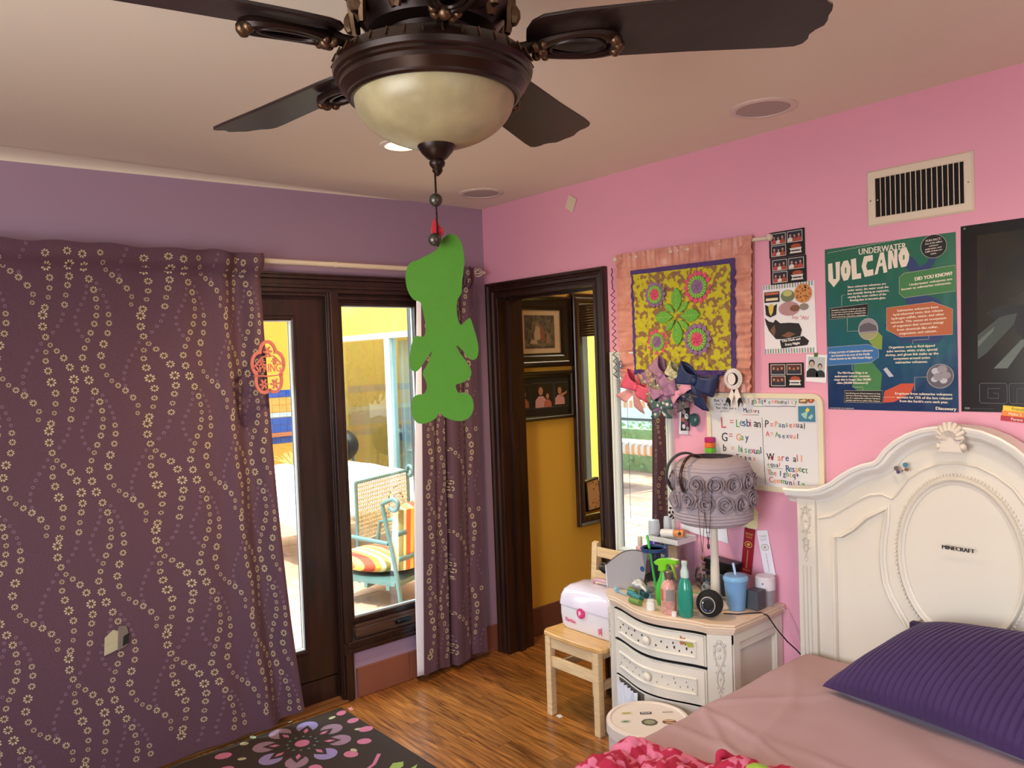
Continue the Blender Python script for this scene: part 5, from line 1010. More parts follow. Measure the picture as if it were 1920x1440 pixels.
# lamp
LX, LY = 1.668, -.205
lamp = thing('table_lamp', 'table lamp with mauve pleated shade covered in cloth roses', 'lamp', (LX, LY, Z))
LP = P('lamp_cream_wood', 'd8cdbb', .4)
mb = MB(); mb.lathe([(.001, 0), (.072, 0), (.076, .008), (.07, .016), (.04, .022), (.026, .028), (.023, .034), (.027, .038), (.020, .046), (.019, .1), (.016, .2), (.014, .29), (.016, .32), (.011, .34), (.008, .42)], 32, (LX, LY, Z)); build('lamp_base', mb, LP, lamp)
SH = P('mauve_grey_cloth', 'a3979e', .85, var=.06, vs=40)
def shp(u, v, lift=0):
    a = 2 * pi * u; prof = ((0, .128), (.06, .150), (.15, .154), (.5, .152), (.82, .150), (.9, .142), (.96, .118), (1, .085))
    for i in range(len(prof) - 1):
        if v <= prof[i + 1][0]: k = (v - prof[i][0]) / (prof[i + 1][0] - prof[i][0]); r = prof[i][1] + (prof[i + 1][1] - prof[i][1]) * k; break
    band = (v < .22) or (v > .8)
    r += lift + (.0022 * sin(v * 130 + .6 * sin(a * 5)) + .0012 * nz(a * 6, v * 14) if band else 0)
    return (LX + r * cos(a), LY + r * sin(a), 1.005 + .265 * v)
mb = MB(); mb.grid(shp, 96, 120, cu=True); build('lamp_shade', mb, SH, lamp, angle=80, solid=.002)
RM = P('rose_mauve_cloth', '968a93', .85, var=.08, vs=60)
def rose(px, py, pz, a, s):
    mb = MB(); M = Matrix.Translation((px, py, pz)) @ Matrix.Rotation(a, 4, 'Z') @ Matrix.Rotation(R.random() * 6.28, 4, 'X')
    n = 110
    def g(u, v):
        t = u * 2 * pi * 3.4; r = s * (.12 + .88 * u ** .8) * (1 + .13 * sin(t * 1.6)); h = s * (.52 - .42 * u + .07 * sin(t * 2.1)); w = s * (.16 + .05 * u)
        return tuple(M @ Vector((h + (v - .6) * s * .42, (r * .86 + w * v) * cos(t), (r * .86 + w * v) * sin(t))))
    mb.grid(g, n, 3); return mb
k_ = 0
for row, (zc, off) in enumerate(((1.176, 0), (1.104, .5))):
    for i in range(14):
        a = 2 * pi * (i + off) / 14; r = .149; mb = rose(LX + r * cos(a), LY + r * sin(a), zc + R.uniform(-.006, .006), a, .037)
        build('cloth_rose', mb, RM, lamp, angle=80, solid=.0018)
# headbands on the shade
def hband(name, label, a, z0, r, w, m, rc=.105):
    mb = MB(); o = Vector((cos(a), sin(a), 0)); t = Vector((-sin(a), cos(a), 0)); vs = []
    for i in range(29):
        th = -.75 + (pi + .9) * i / 28; p_ = Vector((LX, LY, 0)) + o * (rc + r * cos(th)) + Vector((0, 0, z0 + r * 1.12 * sin(th)))
        vs += [tuple(p_ + t * w / 2), tuple(p_ - t * w / 2)]
    mb.add(vs, [(2 * i, 2 * i + 1, 2 * i + 3, 2 * i + 2) for i in range(28)]); return tag(build(name, mb, m, angle=60, solid=.007), label, 'headband', 'headbands on the lamp shade')
hband('headband', 'dark grey headband hooked furthest left over the lamp shade', radians(-150), 1.195, .078, .014, P('grey_headband', '5c5458', .6))
hband('headband', 'teal black headband in the middle of the three on the lamp shade', radians(-131), 1.198, .078, .018, P('black_teal_headband', '1d2526', .5))
hband('headband', 'thin brown tortoiseshell headband nearest the front of the lamp shade', radians(-96), 1.20, .076, .010, P('tortoise_headband', '3a2018', .2, var=.5, vs=60))
# necklaces
def hang(label, a, dz, w, m, name='necklace', bead=0):
    c = Vector((LX + .168 * cos(a), LY + .168 * sin(a), 0)); t = Vector((-sin(a), cos(a), 0)); mb = MB(); pts = []
    for i in range(41): s = (i / 40 - .5) * 2; pts.append(tuple(c + t * w * s * (1 if abs(s) > .1 else 1) + Vector((0, 0, 1.20 - dz * (1 - abs(s) ** 1.15)))))
    mb.tube(pts, .0013, 5)
    if bead:
        for i in range(12, 29, 2): mb.sphere(pts[i], bead, 8)
    e = pts[20]; mb.sphere((e[0], e[1], e[2] - .015), .007, 8, 0, (1, .6, 1.8)); return tag(build(name, mb, m), label, 'necklace')
hang('long dark chain necklace with charms hanging in front of the lamp post', radians(-62), .24, .022, P('gunmetal_chain', '5a504c', .3, .6), bead=.0032)
hang('long thin copper necklace with a drop pendant beside the dark chain', radians(-70), .285, .019, P('copper_chain', '8c6650', .3, .6))
mb = MB(); c = Vector((LX + .165 * cos(radians(-165)), LY + .165 * sin(radians(-165)), 0))
mb_cols = [P('bead_black', '151517', .3, var=0), P('bead_white', 'e8e4df', .3, var=0), P('bead_coral', 'c0603e', .4, var=0)]
for i in range(26):
    t = i / 25; mb.sphere((c.x + .008 * sin(t * 12), c.y - .012 * sin(t * 9), 1.16 - .16 * t), .0062, 8, (2 if i < 11 else i % 2))
for k in range(16): a = k * .39; mb.sphere((c.x + .004, c.y - .018 + .022 * cos(a), 1.035 + .024 * sin(a)), .006, 8, k % 2)
tag(build('bead_bracelet', mb, mb_cols, kind='stuff'), 'striped black and white bead string with coral beads on the left of the lamp shade', 'beads')
mb = MB(); mb.tube([(1.545, -.27, 1.02), (1.548, -.272, .955)], .0009, 5); mb.sphere((1.548, -.272, .95), .007, 10); tag(build('charm', mb, P('bronze_charm', '5a4038', .4, .4)), 'tiny round bronze charm dangling under the left of the lamp shade', 'charm')
# tumbler with blue rim and green straw
t = thing('tumbler', 'clear tumbler with dark blue rim and bright green straw', 'tumbler', (1.425, -.29, Z))
mb = MB(); mb.lathe([(.033, 0), (.034, .004), (.036, .09), (.049, .2)], 32, (1.425, -.29, Z)); build('cup_body', mb, CLEARP, t, solid=.002)
mb = MB(); mb.lathe([(.049, .198), (.052, .2), (.053, .212), (.049, .214), (.043, .209), (.043, .2), (.049, .198)], 32, (1.425, -.29, Z)); mb.lathe([(.043, .203), (.001, .203)], 32, (1.425, -.29, Z)); build('lid_rim', mb, P('navy_lid', '23406e', .4), t)
mb = MB(); mb.tube([(1.392, -.29, .925), (1.408, -.29, .84), (1.448, -.30, Z + .006)], .0055, 10); build('straw', mb, P('lime_straw', '43c840', .35), t)
mb = MB(); mb.poly(ring(14, .012), lambda u, v, w: (1.398 + u, -.334 + .02 * abs(u), .79 + v)); build('logo_print', mb, INK('2a4a7a'), t, angle=0)
# green spray bottle
t = thing('spray_bottle', 'lime green trigger spray bottle behind the pink bottle', 'bottle', (1.512, -.335, Z)); LG = P('lime_plastic', '3fae32', .3)
mb = MB(); mb.lathe([(.001, 0), (.028, 0), (.034, .02), (.036, .05), (.03, .085), (.018, .115), (.014, .135)], 28, (1.512, -.335, Z)); build('bottle_body', mb, LG, t)
mb = MB(); sp = lambda u, v, w: (1.512 + u, -.335 - w, Z + v)
mb.prism([(-.022, .135), (.018, .135), (.02, .165), (.03, .172), (.072, .178), (.072, .196), (.02, .194), (-.02, .186), (-.045, .168), (-.035, .158), (-.02, .158)], -.012, .012, sp); build('spray_head', mb, P('yellow_green_plastic', '78c82a', .3), t, bevel=.004)
mb = MB(); mb.tube([(1.555, -.335, Z + .172), (1.565, -.337, Z + .15), (1.578, -.34, Z + .118)], [.008, .006, .004], 8); build('trigger', mb, P('yellow_green_trigger', '96c82c', .3), t)
mb = MB(); mb.prism([(.035, .182), (.068, .185), (.074, .196), (.04, .198)], -.008, .008, sp); build('nozzle', mb, WHITEP, t, bevel=.002)
# pink lotion bottle
lathed('lotion_bottle', 'blush pink bottle with silver cap and grey label', 'bottle', 1.592, -.408, [(0, 0), (.027, 0), (.03, .006), (.03, .10), (.027, .115), (.015, .13), (.015, .134), (0, .134)], two('blush_lotion', 'c78a80', 'd8a498', .3, 'noise', 60),
       (('bottle_body',), ('cap', [(.014, .134), (.013, .137), (.019, .165), (.018, .168), (0, .168)], P('rose_silver_cap', '8a7668', .2, .8))))
mb = MB(); mb.grid(lambda u, v: (1.592 + .0306 * cos(-1.25 + 1.1 * u), -.408 + .0306 * sin(-1.25 + 1.1 * u), Z + .055 + .045 * v), 8, 2); mb.grid(lambda u, v: (1.592 + .0306 * cos(-2.9 + 1.3 * u), -.408 + .0306 * sin(-2.9 + 1.3 * u), Z + .055 + .045 * v), 8, 2, 1)
o = build('label', mb, [INK('8f8580'), INK('b86a5a')], [q for q in COL.objects if q.name.startswith('lotion_bottle')][0], angle=60)
# teal bottle
lathed('soap_bottle', 'translucent teal oval bottle with frosted pump cap', 'bottle', 1.662, -.395, [(0, 0), (.026, 0), (.031, .006), (.033, .05), (.031, .10), (.024, .135), (.014, .152), (.013, .155), (0, .155)], P('teal_gel', '2f9c86', .15, transmission_weight=.25),
       (('bottle_body',), ('cap', [(.013, .15), (.017, .153), (.017, .175), (.011, .19), (.011, .203), (.013, .207), (.012, .216), (0, .218)], P('frosted_cap', 'b8cfc4', .4))), sy=.8)
lathed('mini_pot', 'little white pot standing left of the teal bottle foot', 'pot', 1.630, -.425, [(0, 0), (.010, 0), (.010, .018), (0, .018)], WHITEP, n=16)
# speaker with round screen
t = thing('smart_speaker', 'round black smart speaker with a small lit screen', 'speaker', (1.732, -.335, Z)); c = Vector((1.732, -.335, Z + .052))
mb = MB(); mb.sphere(tuple(c), .052, 36, 0, (1, .95, 1)); build('fabric_body', mb, P('black_speaker_fabric', '0c0c0e', .8, bump=.2, bs=900), t)
nv = Vector((.42, -.9, .12)).normalized(); ux = Vector((0, 0, 1)).cross(nv).normalized(); vx = nv.cross(ux); mps = plane(c + nv * .043 - ux * .0, ux, vx)
mb = MB(); mb.prism(ring(36, .0315, 0, .92, 1), -.01, .002, mps, 0); build('screen_ring', mb, P('silver_ring', 'b8a89c', .3, .5, var=0), t, bevel=.001)
mb = MB(); mb.poly(ring(36, .029, 0, .92, 1), mps, .0024, 0); mb.poly([(-.020, .010), (.012, .016), (.014, .009), (-.018, .004)], mps, .0027, 1)
for i, (a, b_) in enumerate(((-.021, .016), (-.018, .018), (-.014, .015), (-.010, .012))): mb.poly(rect(a, b_, -.003 - .0055 * i, .0005 - .0055 * i), mps, .0027, 2)
build('screen', mb, [P('screen_dark', '10141e', .2, var=0), P('screen_white', 'ffffff', .3, var=0, emission_color='dfe8ff', emission_strength=1.2), P('screen_blue', '5a7ab0', .3, var=0, emission_color='5a7ab0', emission_strength=.5)], t, angle=0)
# blue cup
t = thing('straw_cup', 'powder blue lidded cup with a short straw', 'cup', (1.752, -.19, Z)); BC = P('powder_blue_plastic', '6f9cc8', .35)
mb = MB(); mb.lathe([(.001, 0), (.033, 0), (.036, .004), (.045, .12)], 32, (1.752, -.19, Z)); build('cup_body', mb, BC, t)
mb = MB(); mb.lathe([(.046, .115), (.048, .118), (.048, .128), (.042, .136), (.02, .138), (.001, .138)], 32, (1.752, -.19, Z)); build('lid', mb, P('light_blue_lid', '7fb2d8', .3), t)
mb = MB(); mb.tube([(1.754, -.19, Z + .13), (1.742, -.188, Z + .182)], .005, 10); build('straw', mb, P('clear_blue_straw', 'b0c8e6', .3), t)
# humidifier
t = thing('humidifier', 'frosted white and clear cylinder humidifier at the nightstand back right', 'humidifier', (1.80, -.055, Z))
mb = MB(); mb.lathe([(.001, 0), (.036, 0), (.038, .003), (.038, .062)], 32, (1.80, -.055, Z)); build('tank', mb, P('frosted_tank', 'c9c0c8', .3, transmission_weight=.5), t)
mb = MB(); mb.lathe([(.001, .062), (.039, .062), (.039, .108), (.034, .114), (.001, .114)], 32, (1.80, -.055, Z)); build('top', mb, P('humidifier_white', 'ded6da', .4), t); mb = MB(); mb.sphere((1.812, -.093, Z + .09), .003, 8); build('button', mb, BLACKP, t)
# black box, jar, grey box, dark bundle, green things behind
mb = MB(); mb.box(-.075, .075, -.035, .035, 0, .02); mb.box(-.068, .068, -.03, .03, -.03, 0); mb.xf(Matrix.Translation((1.60, -.055, .79)) @ Matrix.Rotation(radians(4), 4, 'Y')); tag(build('black_case', mb, BLACKP, bevel=.004), 'black rectangular case lying on the grey box behind the lamp post', 'case')
mb = MB(); mb.box(1.53, 1.675, -.09, -.012, Z, .755); tag(build('grey_box', mb, P('blue_grey_box', '4c5668', .5, var=.3, vs=40), bevel=.004), 'blue grey box standing behind the lamp post', 'box')
t = lathed('glass_jar', 'lidded glass jar left of the lamp post', 'jar', 1.575, -.125, [(.028, 0), (.031, .005), (.031, .075), (.025, .085)], CLEARP, (('jar_body',), ('lid', [(.026, .083), (.029, .085), (.029, .098), (0, .099)], CHROME)))
mb = MB(); mb.lathe([(.001, .003), (.026, .003), (.027, .04), (.02, .055), (.001, .06)], 20, (1.575, -.125, Z)); build('jar_content', mb, two('mixed_trinkets', '22304e', 'b8bcc4', .5, 'voronoi', 60, (1, 1, 1), .2, .5), t)
mb = MB(); mb.grid(lambda u, v: (1.50 + (.042 + .008 * nz(u * 9, v * 5)) * cos(2 * pi * u) * sin(pi * v), -.055 + .034 * sin(2 * pi * u) * sin(pi * v), Z + .045 - (.045 + .01 * nz(u * 6, v * 6, 4)) * cos(pi * v) + .045 * (1 if v > .5 else 0) * (v - .5)), 30, 16); tag(build('scrunchie', mb, two('black_pink_cloth', '1b171b', '9a7a80', .8, 'noise', 50)), 'crumpled black and pink scrunchie behind the spray bottle', 'scrunchie')
mb = MB(); mb.tube([(1.535, -.20, Z + .012), (1.585, -.17, Z + .012)], .012, 14); tag(build('lime_tube', mb, P('lime_tube_m', '6fc03a', .4)), 'small lime green tube left of the lamp base', 'tube')
mb = MB(); mb.grid(lambda u, v: (1.715 + .05 * cos(2 * pi * u) * sin(pi * v), -.10 + .03 * sin(2 * pi * u) * sin(pi * v), Z + .018 - .018 * cos(pi * v) * (1 + .3 * nz(u * 6, v * 6))), 24, 10); tag(build('green_pouch', mb, P('dark_green_pouch', '3c6a2c', .6, var=.4, vs=40)), 'dark green crumpled pouch between lamp base and blue cup', 'pouch')
lathed('compact', 'round white compact leaning behind the teal bottle', 'compact', 1.63, -.29, [(0, 0), (.018, 0), (.02, .004), (.02, .05), (.016, .056), (0, .056)], P('ivory_compact', 'd8cfc9', .4))
lathed('white_jar', 'tiny white jar in front of the green spray bottle', 'jar', 1.515, -.425, [(0, 0), (.016, 0), (.017, .004), (.017, .028), (.014, .03), (.014, .04), (0, .041)], P('soft_white_jar', 'e0e2dc', .3))
mb = MB(); mb.box(1.775, 1.83, -.16, -.10, Z, Z + .075); tag(build('small_box', mb, P('slate_small_box', '474a52', .5), bevel=.003), 'small slate grey box between blue cup and humidifier', 'box')
# acrylic organizer with bottles
t = thing('acrylic_organizer', 'clear acrylic organizer tower at the back left of the nightstand', 'organizer', (1.37, -.10, Z))
for x in (1.315, 1.435): mb = MB(); mb.box(x - .002, x + .002, -.15, -.03, Z, .885); build('side_wall', mb, CLEARP, t, angle=0)
mb = MB(); mb.prism(rrect(1.285, 1.445, -.155, -.025, .02), .862, .87, zmap); frame(mb, 1.30, 1.43, -.14, -.04, [(0, .87), (.012, .87), (.014, .885), (.016, .885), (.016, .862)], zmap); build('tray', mb, P('milky_tray', 'dedfdc', .25, transmission_weight=.2), t)
mb = MB(); mb.box(1.32, 1.43, -.145, -.035, Z, Z + .004); mb.box(1.32, 1.43, -.145, -.141, Z, Z + .05); build('drawer_front', mb, CLEARP, t, angle=0)
mb = MB(); mb.box(1.35, 1.40, -.10, -.09, .75, .84); tag(build('peach_card', mb, P('peach_card_m', 'd8b08c', .5)), 'peach coloured card standing inside the acrylic organizer', 'card')
t = thing('roll_on', 'white and orange roll-on tube lying on the organizer tray', 'tube', (1.36, -.09, .871))
mb = MB(); mb.tube([(1.315, -.10, .890), (1.375, -.085, .894)], .0175, 18); build('tube_body', mb, WHITEP, t, bevel=.003); mb = MB(); mb.tube([(1.375, -.085, .894), (1.42, -.073, .897)], .0165, 18); build('cap', mb, P('orange_cap', 'd88a4c', .4), t, bevel=.003)
mb = MB(); mb.box(1.36, 1.42, -.14, -.12, .871, .879); tag(build('black_comb', mb, BLACKP, bevel=.002), 'short black comb on the front of the organizer tray', 'comb')
lathed('spray_can', 'tall purple and white hair spray can behind the tumbler', 'spray can', 1.262, -.085, [(0, 0), (.025, 0), (.026, .004), (.026, .19), (.022, .2)], P('purple_can', '4a2f86', .3, .2, var=.3, vs=12), (('can_body',), ('cap', [(.0265, .196), (.026, .255), (.023, .272), (0, .274)], P('cloudy_cap', 'd5dde4', .25, transmission_weight=.3))), z=Z)
lathed('spray_can', 'slim pale blue hair spray can right of the purple one', 'spray can', 1.295, -.03, [(0, 0), (.017, 0), (.018, .004), (.018, .21), (.015, .22)], P('pale_blue_can', '8aa0c8', .3, .2), (('can_body',), ('cap', [(.0185, .215), (.018, .27), (.015, .283), (0, .285)], MATS['cloudy_cap'])), z=Z)
lathed('mist_bottle', 'slim pink body mist bottle left of the tumbler', 'bottle', 1.232, -.150, [(0, 0), (.019, 0), (.020, .004), (.020, .155), (.016, .165), (0, .166)], two('coral_mist', 'd8a09a', 'e2b8b4', .2, 'noise', 20), (('bottle_body',), ('cap', [(.010, .165), (.011, .17), (.011, .2), (.009, .205), (0, .206)], P('white_gold_cap', 'cfc0a8', .35))))
# grey curved panel (folding mirror back)
t = thing('folding_mirror', 'grey backed curved tabletop mirror at the left of the nightstand', 'mirror', (1.26, -.26, Z))
pl = [(0, 0), (-.012, .098)] + [(-.012 + .195 * s, .098 + .068 * s + .040 * sin(pi * s) * .9) for s in [i / 14 for i in range(1, 15)]] + [(.165, .02), (.12, .0)]
mq = plane((1.185, -.315, Z), Vector((.93, .30, 0)).normalized(), Vector((-.03, .10, 1)).normalized())
mb = MB(); mb.prism(pl, 0, .004, mq); build('mirror_back', mb, P('felt_grey', '9b989c', .8), t, bevel=.001)
mb = MB(); mb.tube([mq(u, v, .002) for u, v in pl[1:16]], .0028, 8); build('rim', mb, P('dark_rim', '4b4549', .5), t); mb = MB(); mb.tube([mq(-.004, .003, .001), mq(-.014, .098, .001)], .004, 8); build('edge', mb, P('white_blue_edge', 'c5ccd0', .4), t)
mb = MB(); mb.grid(lambda u, v: mq(-.05 + .045 * u, .085 + (.012 + .012 * sin(pi * u)) * (v - .5) * 2 - .01 * u, -.01 + .006 * sin(v * 5)), 10, 6); tag(build('black_bow', mb, BLACKP, solid=.002), 'small black hair tie hanging at the left of the grey mirror', 'hair tie')
# curlers
def curler(x, y, a, ln, m, label, z=0):
    mb = MB(); d = Vector((cos(a), sin(a), 0)) * ln / 2; c = Vector((x, y, Z + .0125 + z)); mb.tube([tuple(c - d), tuple(c - d * .96), tuple(c + d * .96), tuple(c + d)], [.0125, .0115, .0115, .0125], 14); tag(build('hair_curler', mb, P(*m)), label, 'curler', 'foam hair curlers')
G_ = ('olive_curler', '6b8a3c', .5); T_ = ('teal_curler', '2c7a80', .4)
curler(1.425, -.415, -.1, .058, G_, 'olive green curler nearest the drawer edge'); curler(1.325, -.315, -.35, .055, G_, 'olive green curler beside the grey mirror')
curler(1.395, -.365, -.3, .055, T_, 'teal curler just above the front olive one'); curler(1.352, -.345, -.15, .05, T_, 'teal curler in the middle of the curler pile'); curler(1.388, -.315, -.5, .05, ('dark_teal_curler', '16484c', .5), 'dark teal curler at the back of the pile')
mb = MB(); mb.tube([(1.262, -.345, Z + .009), (1.33, -.365, Z + .009)], .0035, 8); mb.tube([(1.255, -.343, Z + .012), (1.268, -.347, Z + .012)], .010, 12); tag(build('curler_pin', mb, P('blue_clear_pin', '7fb0c4', .3)), 'pale blue curler pin lying in front of the grey mirror', 'pin')
mb = MB(); mb.grid(lambda u, v: (1.33 + .075 * u, -.325 + .05 * v + .0 * u, Z + .03 + .012 * sin(3 * u + 2 * v) + .012 * (1 - u) + .01 * nz(u * 4, v * 4)), 12, 8); tag(build('crumpled_bag', mb, P('clear_white_film', 'cfd3d0', .3, bump=.3, bs=80), solid=.012), 'crumpled white plastic film on top of the curlers', 'bag')
mb = MB(); [mb.tube([(1.30 + .012 * i, -.265, Z + .04), (1.345 + .012 * i, -.20, Z + .078)], .0035, 6) for i in range(5)]; mb.tube([(1.295, -.27, Z + .035), (1.36, -.265, Z + .035)], .006, 6); tag(build('black_brush', mb, BLACKP), 'black claw of a brush behind the curlers', 'brush')
# cables
mb = MB(); mb.tube([(1.77, -.30, Z + .012), (1.80, -.25, Z + .004), (1.825, -.21, Z + .004), (1.848, -.17, Z + .002), (1.866, -.15, .655), (1.885, -.12, .60), (1.905, -.08, .545), (1.925, -.05, .51), (1.955, -.03, .47)], .0026, 8)
tag(build('power_cable', mb, BLACKP), 'thin black cable running from the speaker down the nightstand side', 'cable')
mb = MB(); mb.tube([(1.838, -.06, Z + .004), (1.858, -.05, Z + .003), (1.872, -.04, .655), (1.888, -.03, .62), (1.91, -.02, .58), (1.94, -.02, .50), (1.955, -.02, .46)], .0016, 6)
tag(build('power_cable', mb, P('clear_cable', 'b9a2ac', .4)), 'thin pale cable running from the humidifier down the pink wall', 'cable')

# ================================================================ CHAIR, CASE, TIN
ch = thing('child_chair', 'small pale wooden chair at the nightstand left side', 'chair', (.995, -.21, 0))
mb = MB(); mb.prism([(.795, -.345), (.815, -.375), (.9, -.385), (1.09, -.385), (1.175, -.375), (1.192, -.345), (1.185, -.06), (1.165, -.045), (.825, -.045), (.808, -.06)], .378, .40, zmap); build('seat', mb, two('honey_birch', 'c99a5c', 'dcb070', .3, 'noise', 3, (3, 20, 3), .3, .7, coat=.3), ch, bevel=.006)
for x in (.82, 1.128): mb = MB(); mb.box(x, x + .034, -.375, -.341, 0, .378); build('leg', mb, PINE, ch, bevel=.003)
for x in (.838, 1.128):
    mb = MB(); pr_ = [(-.055, 0), (-.085, .0), (-.085, .40), (-.055, .765), (-.035, .772), (-.022, .76), (-.045, .40)]; mb.prism(pr_, 0, .034, lambda u, v, w, x=x: (x + w, u, v)); build('leg', mb, PINE, ch, bevel=.003)
for z0, z1 in ((.325, .378), (.235, .285)): mb = MB(); mb.box(.854, 1.128, -.368, -.352, z0, z1); build('stretcher', mb, PINE, ch, bevel=.002)
for x in (.832, 1.142):
    mb = MB(); mb.box(x, x + .014, -.341, -.085, .20, .24); mb.box(x, x + .014, -.341, -.085, .34, .378); build('stretcher', mb, PINE, ch, bevel=.002)
mb = MB(); mb.prism([(1.128, .378), (1.128, .285), (1.115, .325), (1.10, .335), (1.10, .378)][::-1], 0, .014, lambda u, v, w: (u, -.352 - w, v)); build('corner_block', mb, PINE, ch, angle=0)
for z0, z1, dy in ((.70, .748, .028), (.592, .636, .042)): mb = MB(); mb.box(.872, 1.128, -.028 - dy, -.014 - dy, z0, z1); build('back_rail', mb, PINE, ch, bevel=.003)
cs = thing('cosmetics_case', 'white pearly pink-latched vanity case on the wooden chair', 'case', (.98, -.17, .40))
PRL = P('pearl_plastic', 'e2dee4', .15, var=.05, vs=6, coat_weight=.6, sheen_weight=.2)
def cbox(z0, z1, i0, i1): # lofted rounded box between two heights with insets
    mb = MB(); mb.prism(rrect(.835 - 0, 1.165, -.285, -.085, .025), z0, z1, zmap); return mb
prof = [(.012, .402), (.004, .42), (0, .47), (0, .512)]; prof2 = [(-.003, .514), (-.003, .524), (.002, .56), (.012, .585), (.03, .602), (.06, .608)]
def loft(pf):
    mb = MB(); rings = [[(x, y, z) for x, y in rrect(.832 + i, 1.168 - i, -.288 + i * 1.2, -.088 - i * .8, .026)] for i, z in pf]; n = len(rings[0]); vs = sum(rings, []); fs = [(k * n + i, k * n + (i + 1) % n, (k + 1) * n + (i + 1) % n, (k + 1) * n + i) for k in range(len(pf) - 1) for i in range(n)]
    mb.add(vs, fs + [tuple(range(n))[::-1], tuple((len(pf) - 1) * n + i for i in range(n))]); return mb
build('case_base', loft(prof), PRL, cs, angle=30); build('case_lid', loft(prof2), P('pearl_lid', 'e4dcea', .12, var=.05, coat_weight=.8), cs, angle=30)
mb = MB(); mb.tube([(.96, -.18, .606), (.965, -.18, .628), (.985, -.18, .634), (1.045, -.18, .634), (1.065, -.18, .628), (1.07, -.18, .606)], .008, 10); build('handle', mb, P('rose_handle', 'c99aa4', .25, coat_weight=.5), cs)
cm = lambda u, v, w: (.985 + u, -.290 - w, .498 + v); HP = P('hot_pink', 'd2427c', .25, var=.05)
mb = MB(); mb.prism(ring(28, .024), -.002, .008, cm, 0); mb.prism(ring(20, .018), .008, .010, cm, 0)
mb.poly([(-.008, -.012), (-.002, -.012), (-.002, -.002), (.006, -.004), (.008, .004), (.003, .012), (-.006, .013), (-.01, .006)], cm, .0105, 1); build('latch', mb, [HP, P('latch_pale', 'f0c0d0', .3)], cs, bevel=.001)
mb = MB(); text(mb, 'Barbie', -.105, -.055, .018, cm, .0008, 0, rot=-.06, bold=.001); [mb.prism(rect(.105 + .009 * i, .109 + .009 * i, -.075 + .005 * (i % 2), -.048 + .004 * i), 0, .001, cm, 0) for i in range(3)]; build('lettering', mb, HP, cs, angle=0, kind='stuff')
tn = thing('round_tin', 'round cream lidded tin with stickers on the floor by the bed', 'tin', (1.645, -.615, 0)); TX, TY = 1.645, -.617
mb = MB(); mb.lathe([(.001, 0), (.145, 0), (.148, .004), (.148, .292)], 56, (TX, TY, 0)); build('tin_body', mb, P('tin_cream', 'cfc2b8', .4, var=.04), tn)
mb = MB(); mb.lathe([(.149, .285), (.155, .287), (.155, .325), (.152, .33), (.140, .332), (.135, .327), (.001, .327)], 56, (TX, TY, 0)); build('lid', mb, P('tin_lid', 'd6c9bd', .35, var=.04), tn, angle=25)
def stk(x, y, pts, mats_, label, ex=()):
    mb = MB(); m_ = lambda u, v, w: (TX + x + u * .65 - v * .76, TY + y + u * .76 + v * .65, .3272 + w); mb.prism(pts, 0, .0006, m_, 0)
    for p_, k in ex: mb.poly(p_, m_, .0008 + .0002 * k, k)
    if ex == 'txt': pass
    return mb, m_
def sticker(x, y, pts, cols, label, ex=(), txt=None):
    mb, m_ = stk(x, y, pts, cols, label, ex)
    if txt: text(mb, txt, 0, -.004, .009, m_, .0012, 1, 'c', bold=.0004)
    tag(build('tin_sticker', mb, [INK(c_) for c_ in cols], angle=0), label, 'sticker', 'stickers on the tin lid')
def onlid(px, py): return px - TX, py - TY
for (px, py), pts, cols, lb, ex, tx in (
    ((1.557, -.636), rect(-.022, .022, -.012, .012), ('cfc49a', '9a8c4c'), 'pale yellow bus-shaped sticker at the tin lid top left', ((rect(-.016, .014, -.006, .004), 1),), None),
    ((1.608, -.585), rect(-.022, .022, -.008, .010), ('26262a', 'e8e4dc'), 'black word sticker at the top centre of the tin lid', (), 'POOF'),
    ((1.660, -.520), rect(-.02, .02, -.006, .006), ('b5aa9c', '8c8070'), 'faded grey line sticker at the tin lid top right', ((rect(-.018, .018, -.001, .001), 1),), None),
    ((1.600, -.690), ring(12, .02, 0, 1, .6), ('a9b09c', '4a5a44'), 'grey green leaf sticker at the tin lid lower left', ((ring(8, .012, 0, 1, .4), 1),), None),
    ((1.665, -.632), ring(9, .031, 0, 1, .9), ('4c4c38', '8a8a6c'), 'large olive badge sticker in the middle of the tin lid', ((ring(16, .020, 0, 1, .85), 1), (ring(12, .010), 0)), None),
    ((1.714, -.578), ring(18, .026, .3, 1, .72), ('6b3c24', 'c8a078'), 'brown oval bread-roll sticker at the tin lid right', ((ring(14, .020, .3, 1, .3, (0, .008)), 1), (ring(14, .018, .3, 1, .25, (0, -.009)), 1)), None)):
    sticker(px - TX, py - TY, pts, cols, lb, ex, tx)
mb = MB(); ca = radians(-62); m_ = lambda u, v, w: (TX + (.1485 + w) * cos(ca + u / .148), TY + (.1485 + w) * sin(ca + u / .148), .225 + v); mb.grid(lambda u, v: m_(-.018 + .036 * u, -.02 + .05 * v, .0006), 6, 2, 0); text(mb, 'WOW', 0, .008, .012, m_, .0014, 1, 'c', bold=.0005)
tag(build('tin_side_sticker', mb, [INK('6a2a22'), INK('d8a83c')], angle=0), 'dark red and yellow sticker on the side of the tin', 'sticker')
mb = MB(); mb.prism([(-.014, -.008), (.012, -.012), (.016, .006), (-.010, .012)], 0, .004, lambda u, v, w: (.88 + u, -.352 + v, .0005 + w)); tag(build('paper_scrap', mb, PAPER, angle=0), 'white scrap of paper on the floor by the chair leg', 'scrap')
mb = MB(); mb.prism([(-.02, -.008), (.015, -.014), (.022, .004), (-.012, .010)], 0, .002, lambda u, v, w: (.098 + u, -1.02 + v, .0005 + w)); tag(build('paper_scrap', mb, P('pale_pink_paper', 'cf8f96', .7), angle=0), 'pale pink scrap of paper on the floor near the patio door', 'scrap')

